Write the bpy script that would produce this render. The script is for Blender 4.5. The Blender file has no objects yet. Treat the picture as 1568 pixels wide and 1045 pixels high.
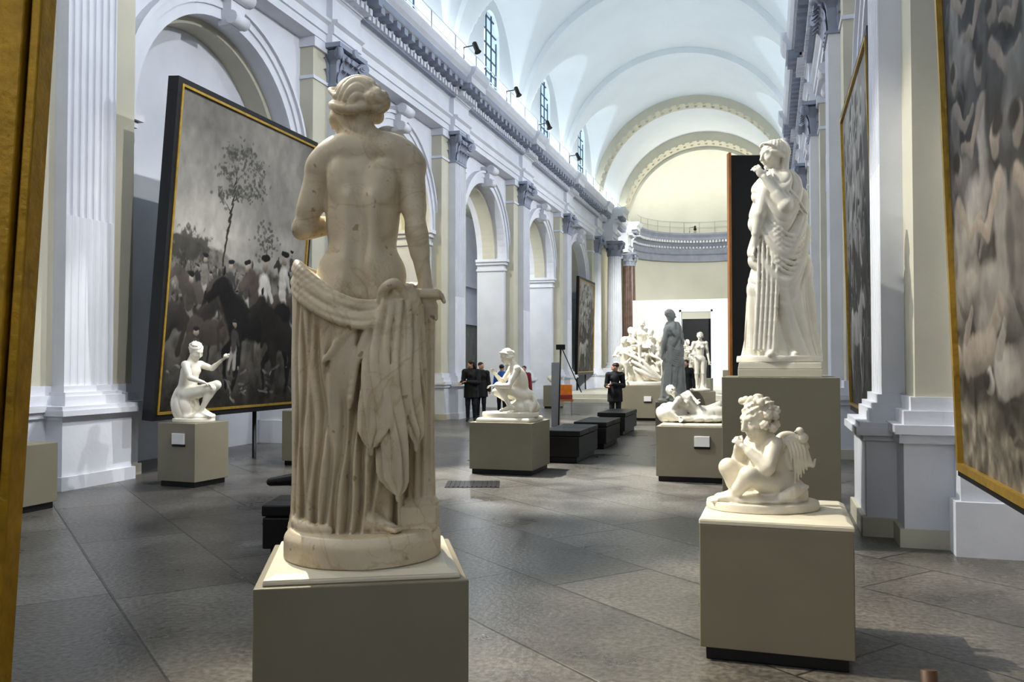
import bpy, bmesh, math, numpy as np
from mathutils import Vector, Matrix
rng=np.random.default_rng(7)
YAW=math.radians(16.94)
XC=-3.8
# ------------------------------------------------------------------ materials
def mat(name,col,rough=.6,var=.08,scale=4.,bump=.0,bscale=30.,metal=0.,spec=.5,vein=None):
    m=bpy.data.materials.new(name); m.use_nodes=True
    nt=m.node_tree; b=nt.nodes['Principled BSDF']
    b.inputs['Roughness'].default_value=rough; b.inputs['Metallic'].default_value=metal
    b.inputs['Specular IOR Level'].default_value=spec
    tc=nt.nodes.new('ShaderNodeTexCoord')
    n=nt.nodes.new('ShaderNodeTexNoise'); n.inputs['Scale'].default_value=scale; n.inputs['Detail'].default_value=6
    nt.links.new(tc.outputs['Object'],n.inputs['Vector'])
    r=nt.nodes.new('ShaderNodeValToRGB')
    r.color_ramp.elements[0].position=.3; r.color_ramp.elements[1].position=.7
    c=np.array(col)
    r.color_ramp.elements[0].color=(*(c*(1-var)),1); r.color_ramp.elements[1].color=(*np.minimum(c*(1+var*.6),1),1)
    nt.links.new(n.outputs['Fac'],r.inputs['Fac'])
    out=r.outputs['Color']
    if vein:
        for sc,dist,w_,f_ in ((1.6,1.2,.014,.5),(3.4,2.2,.010,.35)):
            n2=nt.nodes.new('ShaderNodeTexNoise'); n2.inputs['Scale'].default_value=sc; n2.inputs['Detail'].default_value=6; n2.inputs['Distortion'].default_value=dist
            nt.links.new(tc.outputs['Object'],n2.inputs['Vector'])
            r2=nt.nodes.new('ShaderNodeValToRGB')
            e=r2.color_ramp.elements; e[0].position=.5-w_; e[0].color=(1,1,1,1); e[1].position=.5+w_; e[1].color=(1,1,1,1)
            em=e.new(.5); em.color=(*vein,1)
            nt.links.new(n2.outputs['Fac'],r2.inputs['Fac'])
            mx=nt.nodes.new('ShaderNodeMixRGB'); mx.blend_type='MULTIPLY'; mx.inputs[0].default_value=f_
            nt.links.new(out,mx.inputs[1]); nt.links.new(r2.outputs['Color'],mx.inputs[2]); out=mx.outputs[0]
        # age spots
        n3=nt.nodes.new('ShaderNodeTexNoise'); n3.inputs['Scale'].default_value=22; n3.inputs['Detail'].default_value=2
        nt.links.new(tc.outputs['Object'],n3.inputs['Vector'])
        r3=nt.nodes.new('ShaderNodeValToRGB'); e=r3.color_ramp.elements; e[0].position=.27; e[0].color=(.55,.47,.36,1); e[1].position=.32; e[1].color=(1,1,1,1)
        nt.links.new(n3.outputs['Fac'],r3.inputs['Fac'])
        mx=nt.nodes.new('ShaderNodeMixRGB'); mx.blend_type='MULTIPLY'; mx.inputs[0].default_value=.8
        nt.links.new(out,mx.inputs[1]); nt.links.new(r3.outputs['Color'],mx.inputs[2]); out=mx.outputs[0]
    nt.links.new(out,b.inputs['Base Color'])
    if bump>0:
        nb=nt.nodes.new('ShaderNodeTexNoise'); nb.inputs['Scale'].default_value=bscale; nb.inputs['Detail'].default_value=5
        nt.links.new(tc.outputs['Object'],nb.inputs['Vector'])
        bp=nt.nodes.new('ShaderNodeBump'); bp.inputs['Strength'].default_value=bump; bp.inputs['Distance'].default_value=.02
        nt.links.new(nb.outputs['Fac'],bp.inputs['Height']); nt.links.new(bp.outputs['Normal'],b.inputs['Normal'])
    return m
M={}
M['white']=mat('white_plaster',(.71,.725,.775),.65,.06,1.5,.1,20)
M['cream']=mat('cream_plaster',(.58,.555,.45),.7,.06,1.5,.1,20)
M['vault']=mat('vault_plaster',(.75,.785,.80),.8,.03,.7)
M['apse']=mat('apse_plaster',(.66,.66,.58),.8,.05,.7)
M['cornice']=mat('cornice_paint',(.32,.35,.43),.6,.10,3)
M['stone']=mat('grey_stone',(.27,.25,.23),.8,.2,2,.2,12)
M['marble']=mat('warm_marble',(.72,.635,.48),.42,.18,4,.08,60,vein=(.72,.63,.48))
M['marble2']=mat('white_marble',(.84,.80,.69),.42,.08,6,.05,60)
M['plaster_grey']=mat('grey_cast',(.50,.51,.47),.6,.15,6)
M['plinth']=mat('plinth_paint',(.265,.243,.18),.5,.05,3)
M['slab']=mat('plinth_slab',(.76,.72,.59),.45,.04,5)
M['black']=mat('black_paint',(.012,.012,.014),.45,.1,5)
M['leather']=mat('black_leather',(.010,.010,.011),.4,.2,8,.1,60)
M['gold']=mat('gilt_frame',(.50,.33,.07),.38,.2,9,.2,30,metal=.6)
M['ochre']=mat('gilded_wood',(.46,.27,.015),.45,.25,12,.3,25,metal=.3)
M['wood']=mat('orange_wood',(.40,.17,.05),.45,.2,8)
M['brown']=mat('brown_wood',(.10,.05,.025),.55,.2,8)
M['steel']=mat('brushed_steel',(.45,.46,.48),.35,.05,8,metal=.8)
M['colmarb']=mat('brown_marble',(.15,.10,.085),.3,.3,4)
M['label']=mat('label_card',(.8,.8,.78),.6,.02,5)
M['skin']=mat('skin',(.55,.33,.24),.5,.06,8)
M['hair']=mat('dark_hair',(.03,.02,.015),.5,.2,20)
M['coat']=mat('black_coat',(.015,.015,.018),.8,.2,10)
M['jeans']=mat('dark_trousers',(.02,.022,.03),.8,.2,10)
M['blue']=mat('blue_jacket',(.03,.13,.42),.7,.2,10)
M['red']=mat('red_jacket',(.25,.04,.035),.7,.2,10)
M['orange']=mat('orange_fabric',(.75,.25,.03),.7,.2,10)
M['iron']=mat('window_iron',(.05,.07,.10),.5,.1,5)

def floor_mat():
    m=bpy.data.materials.new('stone_slab_floor'); m.use_nodes=True; nt=m.node_tree; b=nt.nodes['Principled BSDF']
    N=nt.nodes.new; Lk=nt.links.new
    tc=N('ShaderNodeTexCoord'); mp=N('ShaderNodeMapping'); mp.inputs['Rotation'].default_value=(0,0,math.radians(40))
    Lk(tc.outputs['Object'],mp.inputs['Vector'])
    br=N('ShaderNodeTexBrick'); br.inputs['Scale'].default_value=1.; br.inputs['Brick Width'].default_value=2.1; br.inputs['Row Height'].default_value=.9
    br.inputs['Mortar Size'].default_value=.011; br.inputs['Mortar Smooth'].default_value=.5; br.offset=.37; br.squash=1.3; br.squash_frequency=3
    br.inputs['Color1'].default_value=(.125,.119,.112,1); br.inputs['Color2'].default_value=(.190,.182,.168,1); br.inputs['Mortar'].default_value=(.06,.057,.052,1)
    Lk(mp.outputs[0],br.inputs['Vector'])
    n1=N('ShaderNodeTexNoise'); n1.inputs['Scale'].default_value=1.0; n1.inputs['Detail'].default_value=9; n1.inputs['Roughness'].default_value=.58
    Lk(tc.outputs['Object'],n1.inputs['Vector'])
    r1=N('ShaderNodeValToRGB'); r1.color_ramp.elements[0].color=(.50,.485,.46,1); r1.color_ramp.elements[1].color=(1.25,1.24,1.2,1); r1.color_ramp.elements[0].position=.32;r1.color_ramp.elements[1].position=.66
    Lk(n1.outputs['Fac'],r1.inputs['Fac'])
    mx=N('ShaderNodeMixRGB'); mx.blend_type='MULTIPLY'; mx.inputs[0].default_value=1
    Lk(br.outputs['Color'],mx.inputs[1]); Lk(r1.outputs[0],mx.inputs[2])
    n2=N('ShaderNodeTexNoise'); n2.inputs['Scale'].default_value=28; n2.inputs['Detail'].default_value=6
    Lk(tc.outputs['Object'],n2.inputs['Vector'])
    r2=N('ShaderNodeValToRGB'); r2.color_ramp.elements[0].color=(.6,.6,.6,1); r2.color_ramp.elements[1].color=(1.4,1.4,1.4,1); r2.color_ramp.elements[0].position=.35;r2.color_ramp.elements[1].position=.65
    Lk(n2.outputs['Fac'],r2.inputs['Fac'])
    m2=N('ShaderNodeMixRGB'); m2.blend_type='MULTIPLY'; m2.inputs[0].default_value=.85
    Lk(mx.outputs[0],m2.inputs[1]); Lk(r2.outputs[0],m2.inputs[2])
    Lk(m2.outputs[0],b.inputs['Base Color'])
    rr=N('ShaderNodeMapRange'); rr.inputs['To Min'].default_value=.14; rr.inputs['To Max'].default_value=.5
    Lk(n1.outputs['Fac'],rr.inputs['Value']); Lk(rr.outputs[0],b.inputs['Roughness'])
    bp=N('ShaderNodeBump'); bp.inputs['Strength'].default_value=.4; bp.inputs['Distance'].default_value=.01
    mm=N('ShaderNodeMath'); mm.operation='MULTIPLY_ADD'; mm.inputs[1].default_value=-1.5
    Lk(br.outputs['Fac'],mm.inputs[0]); Lk(n2.outputs['Fac'],mm.inputs[2]); Lk(mm.outputs[0],bp.inputs['Height'])
    Lk(bp.outputs[0],b.inputs['Normal'])
    return m
M['floor']=floor_mat()
def canvas_mat():
    m=bpy.data.materials.new('painted_canvas'); m.use_nodes=True; nt=m.node_tree; b=nt.nodes['Principled BSDF']
    a=nt.nodes.new('ShaderNodeVertexColor'); a.layer_name='paint'
    nt.links.new(a.outputs['Color'],b.inputs['Base Color']); b.inputs['Roughness'].default_value=.6
    b.inputs['Specular IOR Level'].default_value=.2
    return m
M['canvas']=canvas_mat()

# ------------------------------------------------------------------ mesh builder
class MB:
    def __init__(s): s.v=[];s.f=[];s.m=[];s.s=[]
    def add(s,vs,fs,mi=0,sm=False):
        o=len(s.v); s.v+=[tuple(map(float,v)) for v in vs]
        for f in fs: s.f.append(tuple(i+o for i in f)); s.m.append(mi); s.s.append(sm)
    def box(s,x0,x1,y0,y1,z0,z1,mi=0):
        s.add([(x0,y0,z0),(x1,y0,z0),(x1,y1,z0),(x0,y1,z0),(x0,y0,z1),(x1,y0,z1),(x1,y1,z1),(x0,y1,z1)],
              [(0,3,2,1),(4,5,6,7),(0,1,5,4),(1,2,6,5),(2,3,7,6),(3,0,4,7)],mi)
    def frus(s,x0,x1,y0,y1,z0,z1,ins,mi=0):
        s.add([(x0,y0,z0),(x1,y0,z0),(x1,y1,z0),(x0,y1,z0),(x0+ins,y0+ins,z1),(x1-ins,y0+ins,z1),(x1-ins,y1-ins,z1),(x0+ins,y1-ins,z1)],
              [(0,3,2,1),(4,5,6,7),(0,1,5,4),(1,2,6,5),(2,3,7,6),(3,0,4,7)],mi)
    def prism(s,poly,fa,fb,mi=0,sm=False):
        n=len(poly); s.add([fa(*p) for p in poly]+[fb(*p) for p in poly],
            [tuple(range(n)),tuple(range(2*n-1,n-1,-1))]+[(i,(i+1)%n,(i+1)%n+n,i+n) for i in range(n)],mi,sm)
    def grid(s,P,mi=0,sm=True,loop=False):
        P=np.asarray(P); a,b=P.shape[:2]; vs=P.reshape(-1,3); fs=[]
        for i in range(a-1):
            for j in range(b-1+(1 if loop else 0)):
                j2=(j+1)%b; fs.append((i*b+j,i*b+j2,(i+1)*b+j2,(i+1)*b+j))
        s.add(vs,fs,mi,sm)
    def lathe(s,c,prof,n=24,mi=0):
        P=[[(c[0]+r*math.cos(t),c[1]+r*math.sin(t),c[2]+z) for t in np.linspace(0,2*math.pi,n,endpoint=False)] for r,z in prof]
        s.grid(P,mi,True,True)
    def tube(s,pts,r,n=8,mi=0):
        pts=[Vector(p) for p in pts]; rings=[]
        for i,p in enumerate(pts):
            d=(pts[min(i+1,len(pts)-1)]-pts[max(i-1,0)]).normalized()
            a=d.orthogonal().normalized() if abs(d.z)>.9 else d.cross(Vector((0,0,1))).normalized()
            b=d.cross(a); rr=r[i] if hasattr(r,'__len__') else r
            rings.append([tuple(p+a*math.cos(t)*rr+b*math.sin(t)*rr) for t in np.linspace(0,2*math.pi,n,endpoint=False)])
        s.grid(rings,mi,True,True)
        o=len(s.v)-len(pts)*n
        s.f.append(tuple(range(o,o+n))); s.m.append(mi); s.s.append(False)
        s.f.append(tuple(range(len(s.v)-n,len(s.v)))); s.m.append(mi); s.s.append(False)
    def obj(s,name,mats,loc=(0,0,0),rot=0,bevel=0,recalc=True):
        me=bpy.data.meshes.new(name); me.from_pydata(s.v,[],s.f)
        for m in mats: me.materials.append(M[m])
        me.polygons.foreach_set('material_index',s.m); me.polygons.foreach_set('use_smooth',s.s)
        if recalc:
            bm=bmesh.new(); bm.from_mesh(me); bmesh.ops.recalc_face_normals(bm,faces=bm.faces); bm.to_mesh(me); bm.free()
        me.update(); o=bpy.data.objects.new(name,me); bpy.context.collection.objects.link(o)
        o.location=loc; o.rotation_euler=(0,0,rot)
        if bevel:
            md=o.modifiers.new('b','BEVEL'); md.width=bevel; md.segments=2; md.limit_method='ANGLE'
        return o

# ------------------------------------------------------------------ SDF sculpting
def A(*a): return np.array(a if len(a)>1 else a[0],float)
def nrm(v): v=np.asarray(v,float); return v/max(np.linalg.norm(v),1e-9)
def lerp(a,b,t): return A(a)*(1-t)+A(b)*t
def sh(x,p=.6): return np.abs(np.sin(x))**p
def catmull(pts,m=6):
    P=np.asarray(pts,float); Q=np.vstack([2*P[0]-P[1],P,2*P[-1]-P[-2]]); out=[]
    for i in range(1,len(Q)-2):
        for t in np.linspace(0,1,m,endpoint=False):
            p0,p1,p2,p3=Q[i-1:i+3]
            out.append(.5*((2*p1)+(-p0+p2)*t+(2*p0-5*p1+4*p2-p3)*t*t+(-p0+3*p1-3*p2+p3)*t**3))
    out.append(P[-1]); return np.array(out)
class Field:
    def __init__(s,lo,hi,h):
        s.lo=A(lo); s.h=h; s.n=np.ceil((A(hi)-s.lo)/h).astype(int)+1
        s.F=np.full(tuple(s.n),.5,np.float32); s.clip=abs(lo[2]+.02)<1e-6
        s.ax=[(s.lo[i]+h*np.arange(s.n[i])).astype(np.float32) for i in range(3)]
    def reg(s,lo,hi):
        i0=[max(0,int(math.floor((lo[i]-s.lo[i])/s.h))) for i in range(3)]
        i1=[min(int(s.n[i]),int((hi[i]-s.lo[i])/s.h)+2) for i in range(3)]
        if any(i1[i]<=i0[i] for i in range(3)): return None
        sl=tuple(slice(i0[i],i1[i]) for i in range(3))
        return sl,s.ax[0][sl[0]][:,None,None],s.ax[1][sl[1]][None,:,None],s.ax[2][sl[2]][None,None,:]
    def put(s,d,sl,k,sub=False):
        a=s.F[sl]; k=max(k,1e-4)
        if sub: a=-a; 
        h=np.maximum(k-np.abs(a-d),0)/k
        r=np.minimum(a,d)-h*h*k*.25
        s.F[sl]=-r if sub else r
    def cap(s,a,b,ra,rb=None,k=.02,sub=False):
        a=A(a);b=A(b); rb=ra if rb is None else rb; pad=max(ra,rb)+k+2*s.h
        g=s.reg(np.minimum(a,b)-pad,np.maximum(a,b)+pad)
        if g is None: return
        sl,X,Y,Z=g; ba=b-a; L=max(float(ba@ba),1e-9)
        x,y,z=X-a[0],Y-a[1],Z-a[2]
        t=np.clip((x*ba[0]+y*ba[1]+z*ba[2])/L,0,1)
        d=np.sqrt((x-t*ba[0])**2+(y-t*ba[1])**2+(z-t*ba[2])**2)-(ra+(rb-ra)*t)
        s.put(d,sl,k,sub)
    def ell(s,c,r,B=None,k=.02,disp=None,sub=False):
        c=A(c); r=A(r) if hasattr(r,'__len__') else A(r,r,r); B=np.eye(3) if B is None else B
        pad=max(r)+k+2*s.h+(.03 if disp else 0); g=s.reg(c-pad,c+pad)
        if g is None: return
        sl,X,Y,Z=g; x,y,z=X-c[0],Y-c[1],Z-c[2]
        q=[x*B[i][0]+y*B[i][1]+z*B[i][2] for i in range(3)]
        k0=np.sqrt(sum((q[i]/r[i])**2 for i in range(3))); k1=np.sqrt(sum((q[i]/r[i]**2)**2 for i in range(3)))
        d=k0*(k0-1)/np.maximum(k1,1e-5)
        if disp: d=d-disp(*q)
        s.put(d,sl,k,sub)
    def box(s,c,r,B=None,rd=.01,k=.01,sub=False):
        c=A(c); r=A(r); B=np.eye(3) if B is None else B; pad=float(np.linalg.norm(r))+k+2*s.h; g=s.reg(c-pad,c+pad)
        if g is None: return
        sl,X,Y,Z=g; x,y,z=X-c[0],Y-c[1],Z-c[2]
        q=[np.abs(x*B[i][0]+y*B[i][1]+z*B[i][2])-(r[i]-rd) for i in range(3)]
        d=np.sqrt(sum(np.maximum(a,0)**2 for a in q))+np.minimum(np.maximum(np.maximum(q[0],q[1]),q[2]),0)-rd
        s.put(d,sl,k,sub)
    def strand(s,pts,r,k=.015,m=5):
        P=catmull(pts,m); n=len(P); R=np.interp(np.linspace(0,1,n),np.linspace(0,1,len(r)),r) if hasattr(r,'__len__') else np.full(n,r)
        for i in range(n-1): s.cap(P[i],P[i+1],R[i],R[i+1],k)
    def loft(s,secs,disp=None,k=.02,ztop=None,o=(0,0,0),sq=2.):
        S=np.array(secs,float); T=catmull(S,6); T=T[np.argsort(T[:,0])]; T[:,3:]=np.maximum(T[:,3:],.004)
        z0,z1=S[0,0],S[-1,0]; o=A(o)
        R=max(S[:,3].max(),S[:,4].max())+.08+k; cx=S[:,1].mean(); cy=S[:,2].mean()
        ext=np.abs(S[:,1:3]-[cx,cy]).max()
        g=s.reg(o+A(cx-R-ext,cy-R-ext,z0-k-.03),o+A(cx+R+ext,cy+R+ext,z1+k+.03))
        if g is None: return
        sl,X,Y,Z=g; X=X-o[0];Y=Y-o[1];Z=Z-o[2]
        f=lambda c: np.interp(Z,T[:,0],T[:,c])
        x=X-f(1); y=Y-f(2); rx=f(3); ry=f(4)
        e=(np.abs(x/rx)**sq+np.abs(y/ry)**sq)**(1/sq)
        d=(e-1)*np.minimum(rx,ry)*1.0
        if disp:
            th=np.arctan2(y/ry,x/rx); d=d-disp(th,Z+0*x,X+0*y)
        zt=(Z-z1) if ztop is None else (Z-ztop(X,Y))*.8
        d=np.maximum(np.maximum(d,zt),z0-Z)
        s.put(d.astype(np.float32),sl,k)
    def mesh(s):
        F=s.F
        if s.clip: F[:]=np.maximum(F,(-s.ax[2])[None,None,:])
        for ax in range(3):
            ix=[slice(None)]*3; ix[ax]=0; F[tuple(ix)]=np.maximum(F[tuple(ix)],.01); ix[ax]=-1; F[tuple(ix)]=.01
        S=F<0; c=np.zeros(tuple(s.n-1),np.int8)
        for i in (0,1):
            for j in (0,1):
                for k in (0,1): c+=S[i:S.shape[0]-1+i,j:S.shape[1]-1+j,k:S.shape[2]-1+k]
        I,J,K=np.nonzero((c>0)&(c<8)); idx=np.full(c.shape,-1,np.int64); idx[I,J,K]=np.arange(len(I))
        acc=np.zeros((len(I),3)); cnt=np.zeros(len(I))
        for ax in range(3):
            o1,o2=[a for a in range(3) if a!=ax]
            for a in (0,1):
                for b in (0,1):
                    p=[0,0,0]; p[o1]=a;p[o2]=b; q=list(p); q[ax]=1
                    fa=F[I+p[0],J+p[1],K+p[2]]; fb=F[I+q[0],J+q[1],K+q[2]]
                    cr=(fa<0)!=(fb<0); t=np.where(cr,fa/np.where(cr,fa-fb,1),0)
                    pp=np.tile(np.array(p,float),(len(I),1)); pp[:,ax]=t
                    acc+=pp*cr[:,None]; cnt+=cr
        V=s.lo+s.h*(np.stack([I,J,K],1)+acc/cnt[:,None])
        if s.clip: V[:,2]=np.maximum(V[:,2],0)
        faces=[]
        for ax in range(3):
            o1,o2=[(1,2),(2,0),(0,1)][ax]
            a=[slice(None)]*3; b=[slice(None)]*3; a[ax]=slice(0,-1); b[ax]=slice(1,None)
            df=S[tuple(a)]!=S[tuple(b)]
            e=np.stack(np.nonzero(df),1); lim=s.n-1
            ok=(e[:,o1]>0)&(e[:,o2]>0)&(e[:,o1]<lim[o1])&(e[:,o2]<lim[o2]); e=e[ok]
            ins=S[e[:,0],e[:,1],e[:,2]]
            def g(d1,d2):
                q=e.copy(); q[:,o1]-=d1; q[:,o2]-=d2; return idx[q[:,0],q[:,1],q[:,2]]
            Q=np.stack([g(1,1),g(0,1),g(0,0),g(1,0)],1)
            Q[~ins]=Q[~ins][:,::-1]; faces.append(Q)
        Fc=np.vstack(faces); Fc=Fc[(Fc>=0).all(1)]
        return V,Fc
def sculpt(name,parts,loc,rot,extra=None):
    VV=[];FF=[];MI=[];mats=[];o=0
    for fld,mn in parts:
        v,f=fld.mesh(); VV.append(v); FF.append(f+o); o+=len(v)
        if mn not in mats: mats.append(mn)
        MI.append(np.full(len(f),mats.index(mn)))
    V=np.vstack(VV);Fc=np.vstack(FF); me=bpy.data.meshes.new(name)
    me.from_pydata(V.tolist(),[],Fc.tolist())
    for m in mats: me.materials.append(M[m])
    me.polygons.foreach_set('material_index',np.concatenate(MI).astype(np.int32)); me.polygons.foreach_set('use_smooth',np.ones(len(Fc),bool))
    me.update(); ob=bpy.data.objects.new(name,me); bpy.context.collection.objects.link(ob); ob.location=(loc[0],loc[1],loc[2]+.001); ob.rotation_euler=(0,0,rot)
    return ob

# ------------------------------------------------------------------ human anatomy
def basis(J):
    up=nrm(A(J['nk'])-A(J['pel'])); fw=A(J['fw']); fw=nrm(fw-up*(fw@up)); rt=np.cross(fw,up); return np.array([rt,fw,up])
def hand(F,w,d,n,s,curl=.5,side=1):
    d=nrm(d); n=A(n); n=nrm(n-d*(n@d)); ac=np.cross(d,n)*side; w=A(w)
    F.ell(w+d*.045*s,(.036*s,.015*s,.05*s),np.array([ac,n,d]),k=.012*s)
    for i,o in enumerate((-.027,-.009,.009,.027)):
        L=(.07,.08,.075,.06)[i]*s; b=w+d*.085*s+ac*o*s
        d1=nrm(d*math.cos(curl*.6)+n*math.sin(curl*.6)+ac*o*3); m=b+d1*L*.5
        d2=nrm(d*math.cos(curl*1.6)+n*math.sin(curl*1.6)+ac*o*2); 
        F.cap(b,m,.0095*s,.0085*s,.004*s); F.cap(m,m+d2*L*.5,.0085*s,.007*s,.003*s)
    b=w+d*.03*s-ac*.03*s; m=b+(d*.6-ac*.7+n*.3)*.04*s
    F.cap(b,m,.012*s,.01*s,.006*s); F.cap(m,m+nrm(d*.85-ac*.3+n*.5)*.03*s,.01*s,.008*s,.004*s)
def h_head(F,J,s,hair='short',skin=True,hairon=True):
    hh=.235*s; c=A(J['hd']); f=nrm(J['hf']); u=A(J.get('hu',(0,0,1))); u=nrm(u-f*(u@f)); r=np.cross(f,u); B=np.array([r,f,u])
    P=lambda x,y,z: c+(r*x+f*y+u*z)*hh
    if skin:
        F.ell(P(0,-.04,.1),(.33*hh,.41*hh,.37*hh),B,k=.02*s)
        F.ell(P(0,.1,-.13),(.265*hh,.30*hh,.36*hh),B,k=.03*s)
        F.ell(P(0,.3,-.42),(.11*hh,.09*hh,.08*hh),B,k=.03*s)
        F.cap(P(-.14,.34,.12),P(.14,.34,.12),.06*hh,k=.02*s)
        for e in (-1,1):
            F.ell(P(e*.15,.42,.03),(.085*hh,.07*hh,.05*hh),B,k=.01*s,sub=True)
            F.ell(P(e*.145,.335,.03),(.06*hh,.06*hh,.045*hh),B,k=.004*s)
            F.ell(P(e*.18,.28,-.12),(.1*hh,.1*hh,.1*hh),B,k=.03*s)
            F.ell(P(e*.335,-.02,-.02),(.04*hh,.08*hh,.13*hh),B,k=.008*s)
        F.cap(P(0,.40,.08),P(0,.50,-.12),.035*hh,.055*hh,k=.012*s)
        F.ell(P(0,.44,-.145),(.075*hh,.05*hh,.04*hh),B,k=.006*s)
        F.cap(P(-.07,.385,-.235),P(.07,.385,-.235),.028*hh,k=.006*s); F.cap(P(-.05,.38,-.285),P(.05,.38,-.285),.03*hh,k=.006*s)
        F.cap(c-u*.25*hh-f*.05*hh,J['nk'],.05*s,.058*s,k=.02*s)
    if hairon:
        q=2*math.pi/(hh*.16)
        bump=lambda a,b,g: .012*hh*4*.25*(np.sin(q*a+2*np.sin(q*.4*g))*np.sin(q*b)+np.sin(q*g+a*q*.5))
        if hair=='curly':
            F.ell(P(0,-.09,.17),(.37*hh,.42*hh,.36*hh),B,k=.01*s,disp=lambda a,b,g:2.0*bump(a,b,g))
        elif hair=='bun':
            rad=lambda a,b,g: .034*hh*sh(7.5*np.arctan2(a,g+.18*hh)+5*np.sin(b/hh*5),.6)-.012*hh
            F.ell(P(0,-.09,.13),(.37*hh,.43*hh,.39*hh),B,k=.01*s,disp=rad)
            F.ell(P(0,-.50,.0),(.20*hh,.17*hh,.18*hh),B,k=.012*s,disp=lambda a,b,g:.035*hh*sh(2.5*np.arctan2(g,a)+np.hypot(a,g)/hh*16,.7))
            F.strand([P(-.37,.05,.16),P(-.27,.24,.36),P(0,.31,.44),P(.27,.24,.36),P(.37,.05,.16)],.03*hh+.002,k=.004)
            for e in (-1,1): F.strand([P(e*.30,.22,.10),P(e*.37,.04,-.02),P(e*.33,-.2,-.13),P(e*.15,-.42,-.1)],[.05*hh,.075*hh,.07*hh,.05*hh],k=.008)
        elif hair=='long':
            F.ell(P(0,-.1,.14),(.38*hh,.43*hh,.38*hh),B,k=.01*s); F.ell(P(0,-.25,-.3),(.34*hh,.25*hh,.5*hh),B,k=.04*s)
        else:
            F.ell(P(0,-.1,.16),(.355*hh,.42*hh,.35*hh),B,k=.01*s,disp=bump)
def h_body(F,J,s,fem=True,infl=0.,arms=True,legs=True,toes=True,k=.035,bust=True):
    B=basis(J); rt,fw,up=B; pel=A(J['pel']); nk=A(J['nk']); L=np.linalg.norm(nk-pel); k*=s; i=infl
    e=lambda c,r,kk=k: F.ell(c,A(r)*s+i,B,k=kk)
    e(pel+up*L*.66,(.145,.098,.19)); e(pel+up*L*.34,(.122 if fem else .13,.085,.16)); e(pel,(.163 if fem else .15,.11,.12))
    for sg in (-1,1):
        e(pel-fw*.045*s+rt*sg*.075*s-up*.04*s,(.088,.09,.095),.02*s)
        if bust:
            if fem: e(pel+up*L*.66+fw*.085*s+rt*sg*.07*s,(.052,.05,.052),.02*s)
            else: e(pel+up*L*.72+fw*.065*s+rt*sg*.065*s,(.075,.04,.055),.02*s)
    sa,sb=A(J['sa']),A(J['sb'])
    F.cap(sa,sb,.058*s+i,k=.05*s); m=(sa+sb)/2
    F.cap(nk,lerp(m,sa,.6),.05*s+i,.045*s+i,k=.03*s); F.cap(nk,lerp(m,sb,.6),.05*s+i,.045*s+i,k=.03*s)
    if arms:
        for a,b in (('sa','ea'),('sb','eb')):
            w=A(J['w'+a[1]]); S=A(J[a]);E=A(J[b])
            F.ell(S,.062*s+i,k=.02*s); F.cap(S,E,.053*s+i,.04*s+i,k=.02*s); F.cap(lerp(S,E,.25),lerp(S,E,.65),.05*s+i,.046*s+i,k=.02*s)
            F.cap(E,w,.041*s+i,.027*s+i,k=.015*s); F.cap(lerp(E,w,.12),lerp(E,w,.4),.043*s+i,.038*s+i,k=.015*s)
    if legs:
        for q,sg in (('a',-1),('b',1)):
            H=A(J['h'+q]) if 'h'+q in J else pel+rt*J.get('flip',1)*sg*.088*s-up*.04*s
            K=A(J['k'+q]);N=A(J['a'+q]);T=A(J['t'+q])
            F.cap(H,K,.092*s+i,.056*s+i,k=.03*s); F.ell(K,.056*s+i,k=.02*s)
            F.cap(K,N,.051*s+i,.034*s+i,k=.02*s)
            kn=nrm(K-(H+N)/2) if np.linalg.norm(K-(H+N)/2)>.03*s else fw
            bk=nrm(N-K); off=-(kn-bk*(kn@bk))*.022*s
            F.cap(lerp(K,N,.15)+off,lerp(K,N,.45)+off,.05*s+i,.04*s+i,k=.03*s)
            d=nrm(T-N); F.ell(N-d*.02*s+nrm(K-N)*(-.03)*s,(.034*s+i),k=.015*s)
            dn=nrm(K-N)*-1; F.cap(N,T,.036*s+i,.02*s+i,k=.02*s)
            F.cap(N+dn*.03*s,T+dn*.0*s,.03*s+i,.022*s+i,k=.015*s)
            if toes and i==0:
                ac=nrm(np.cross(d,dn))
                for o in (-.028,-.013,.002,.016,.03): F.cap(T+ac*o*s-d*.03*s,T+ac*o*s+d*(.03-.3*abs(o-.03)*.5)*s,.012*s,.009*s,k=.006*s)
def h_hands(F,J,s,curl=.6):
    for q in 'ab':
        w=A(J['w'+q]); d=w-A(J['e'+q]); d=A(J['d'+q]) if 'd'+q in J else d
        hand(F,w,d,J.get('n'+q,(0,0,-1) if abs(nrm(d)[2])<.8 else J['fw']),s,curl,1)
def stand(H,**o):
    s=H/1.75
    J=dict(pel=(0,0,.53*H),nk=(0,0,.835*H),hd=(0,-.015*H,.925*H),hf=(0,-1,0),fw=(0,-1,0),sa=(-.105*H,0,.80*H),sb=(.105*H,0,.80*H),
        ea=(-.135*H,.01*H,.63*H),eb=(.135*H,.01*H,.63*H),wa=(-.15*H,-.03*H,.49*H),wb=(.15*H,-.03*H,.49*H),
        ha=(-.05*H,0,.5*H),hb=(.05*H,0,.5*H),ka=(-.055*H,-.01*H,.28*H),kb=(.05*H,-.02*H,.28*H),
        aa=(-.055*H,.01*H,.048*H),ab=(.055*H,.01*H,.048*H),ta=(-.065*H,-.08*H,.015*H),tb=(.065*H,-.08*H,.015*H))
    J.update(o); return J,s
def figure(F,J,s,fem=True,hair='short',hs=None,**kw):
    h_body(F,J,s,fem,**kw); h_hands(F,J,s); h_head(F,J,hs or s,hair)
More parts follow.
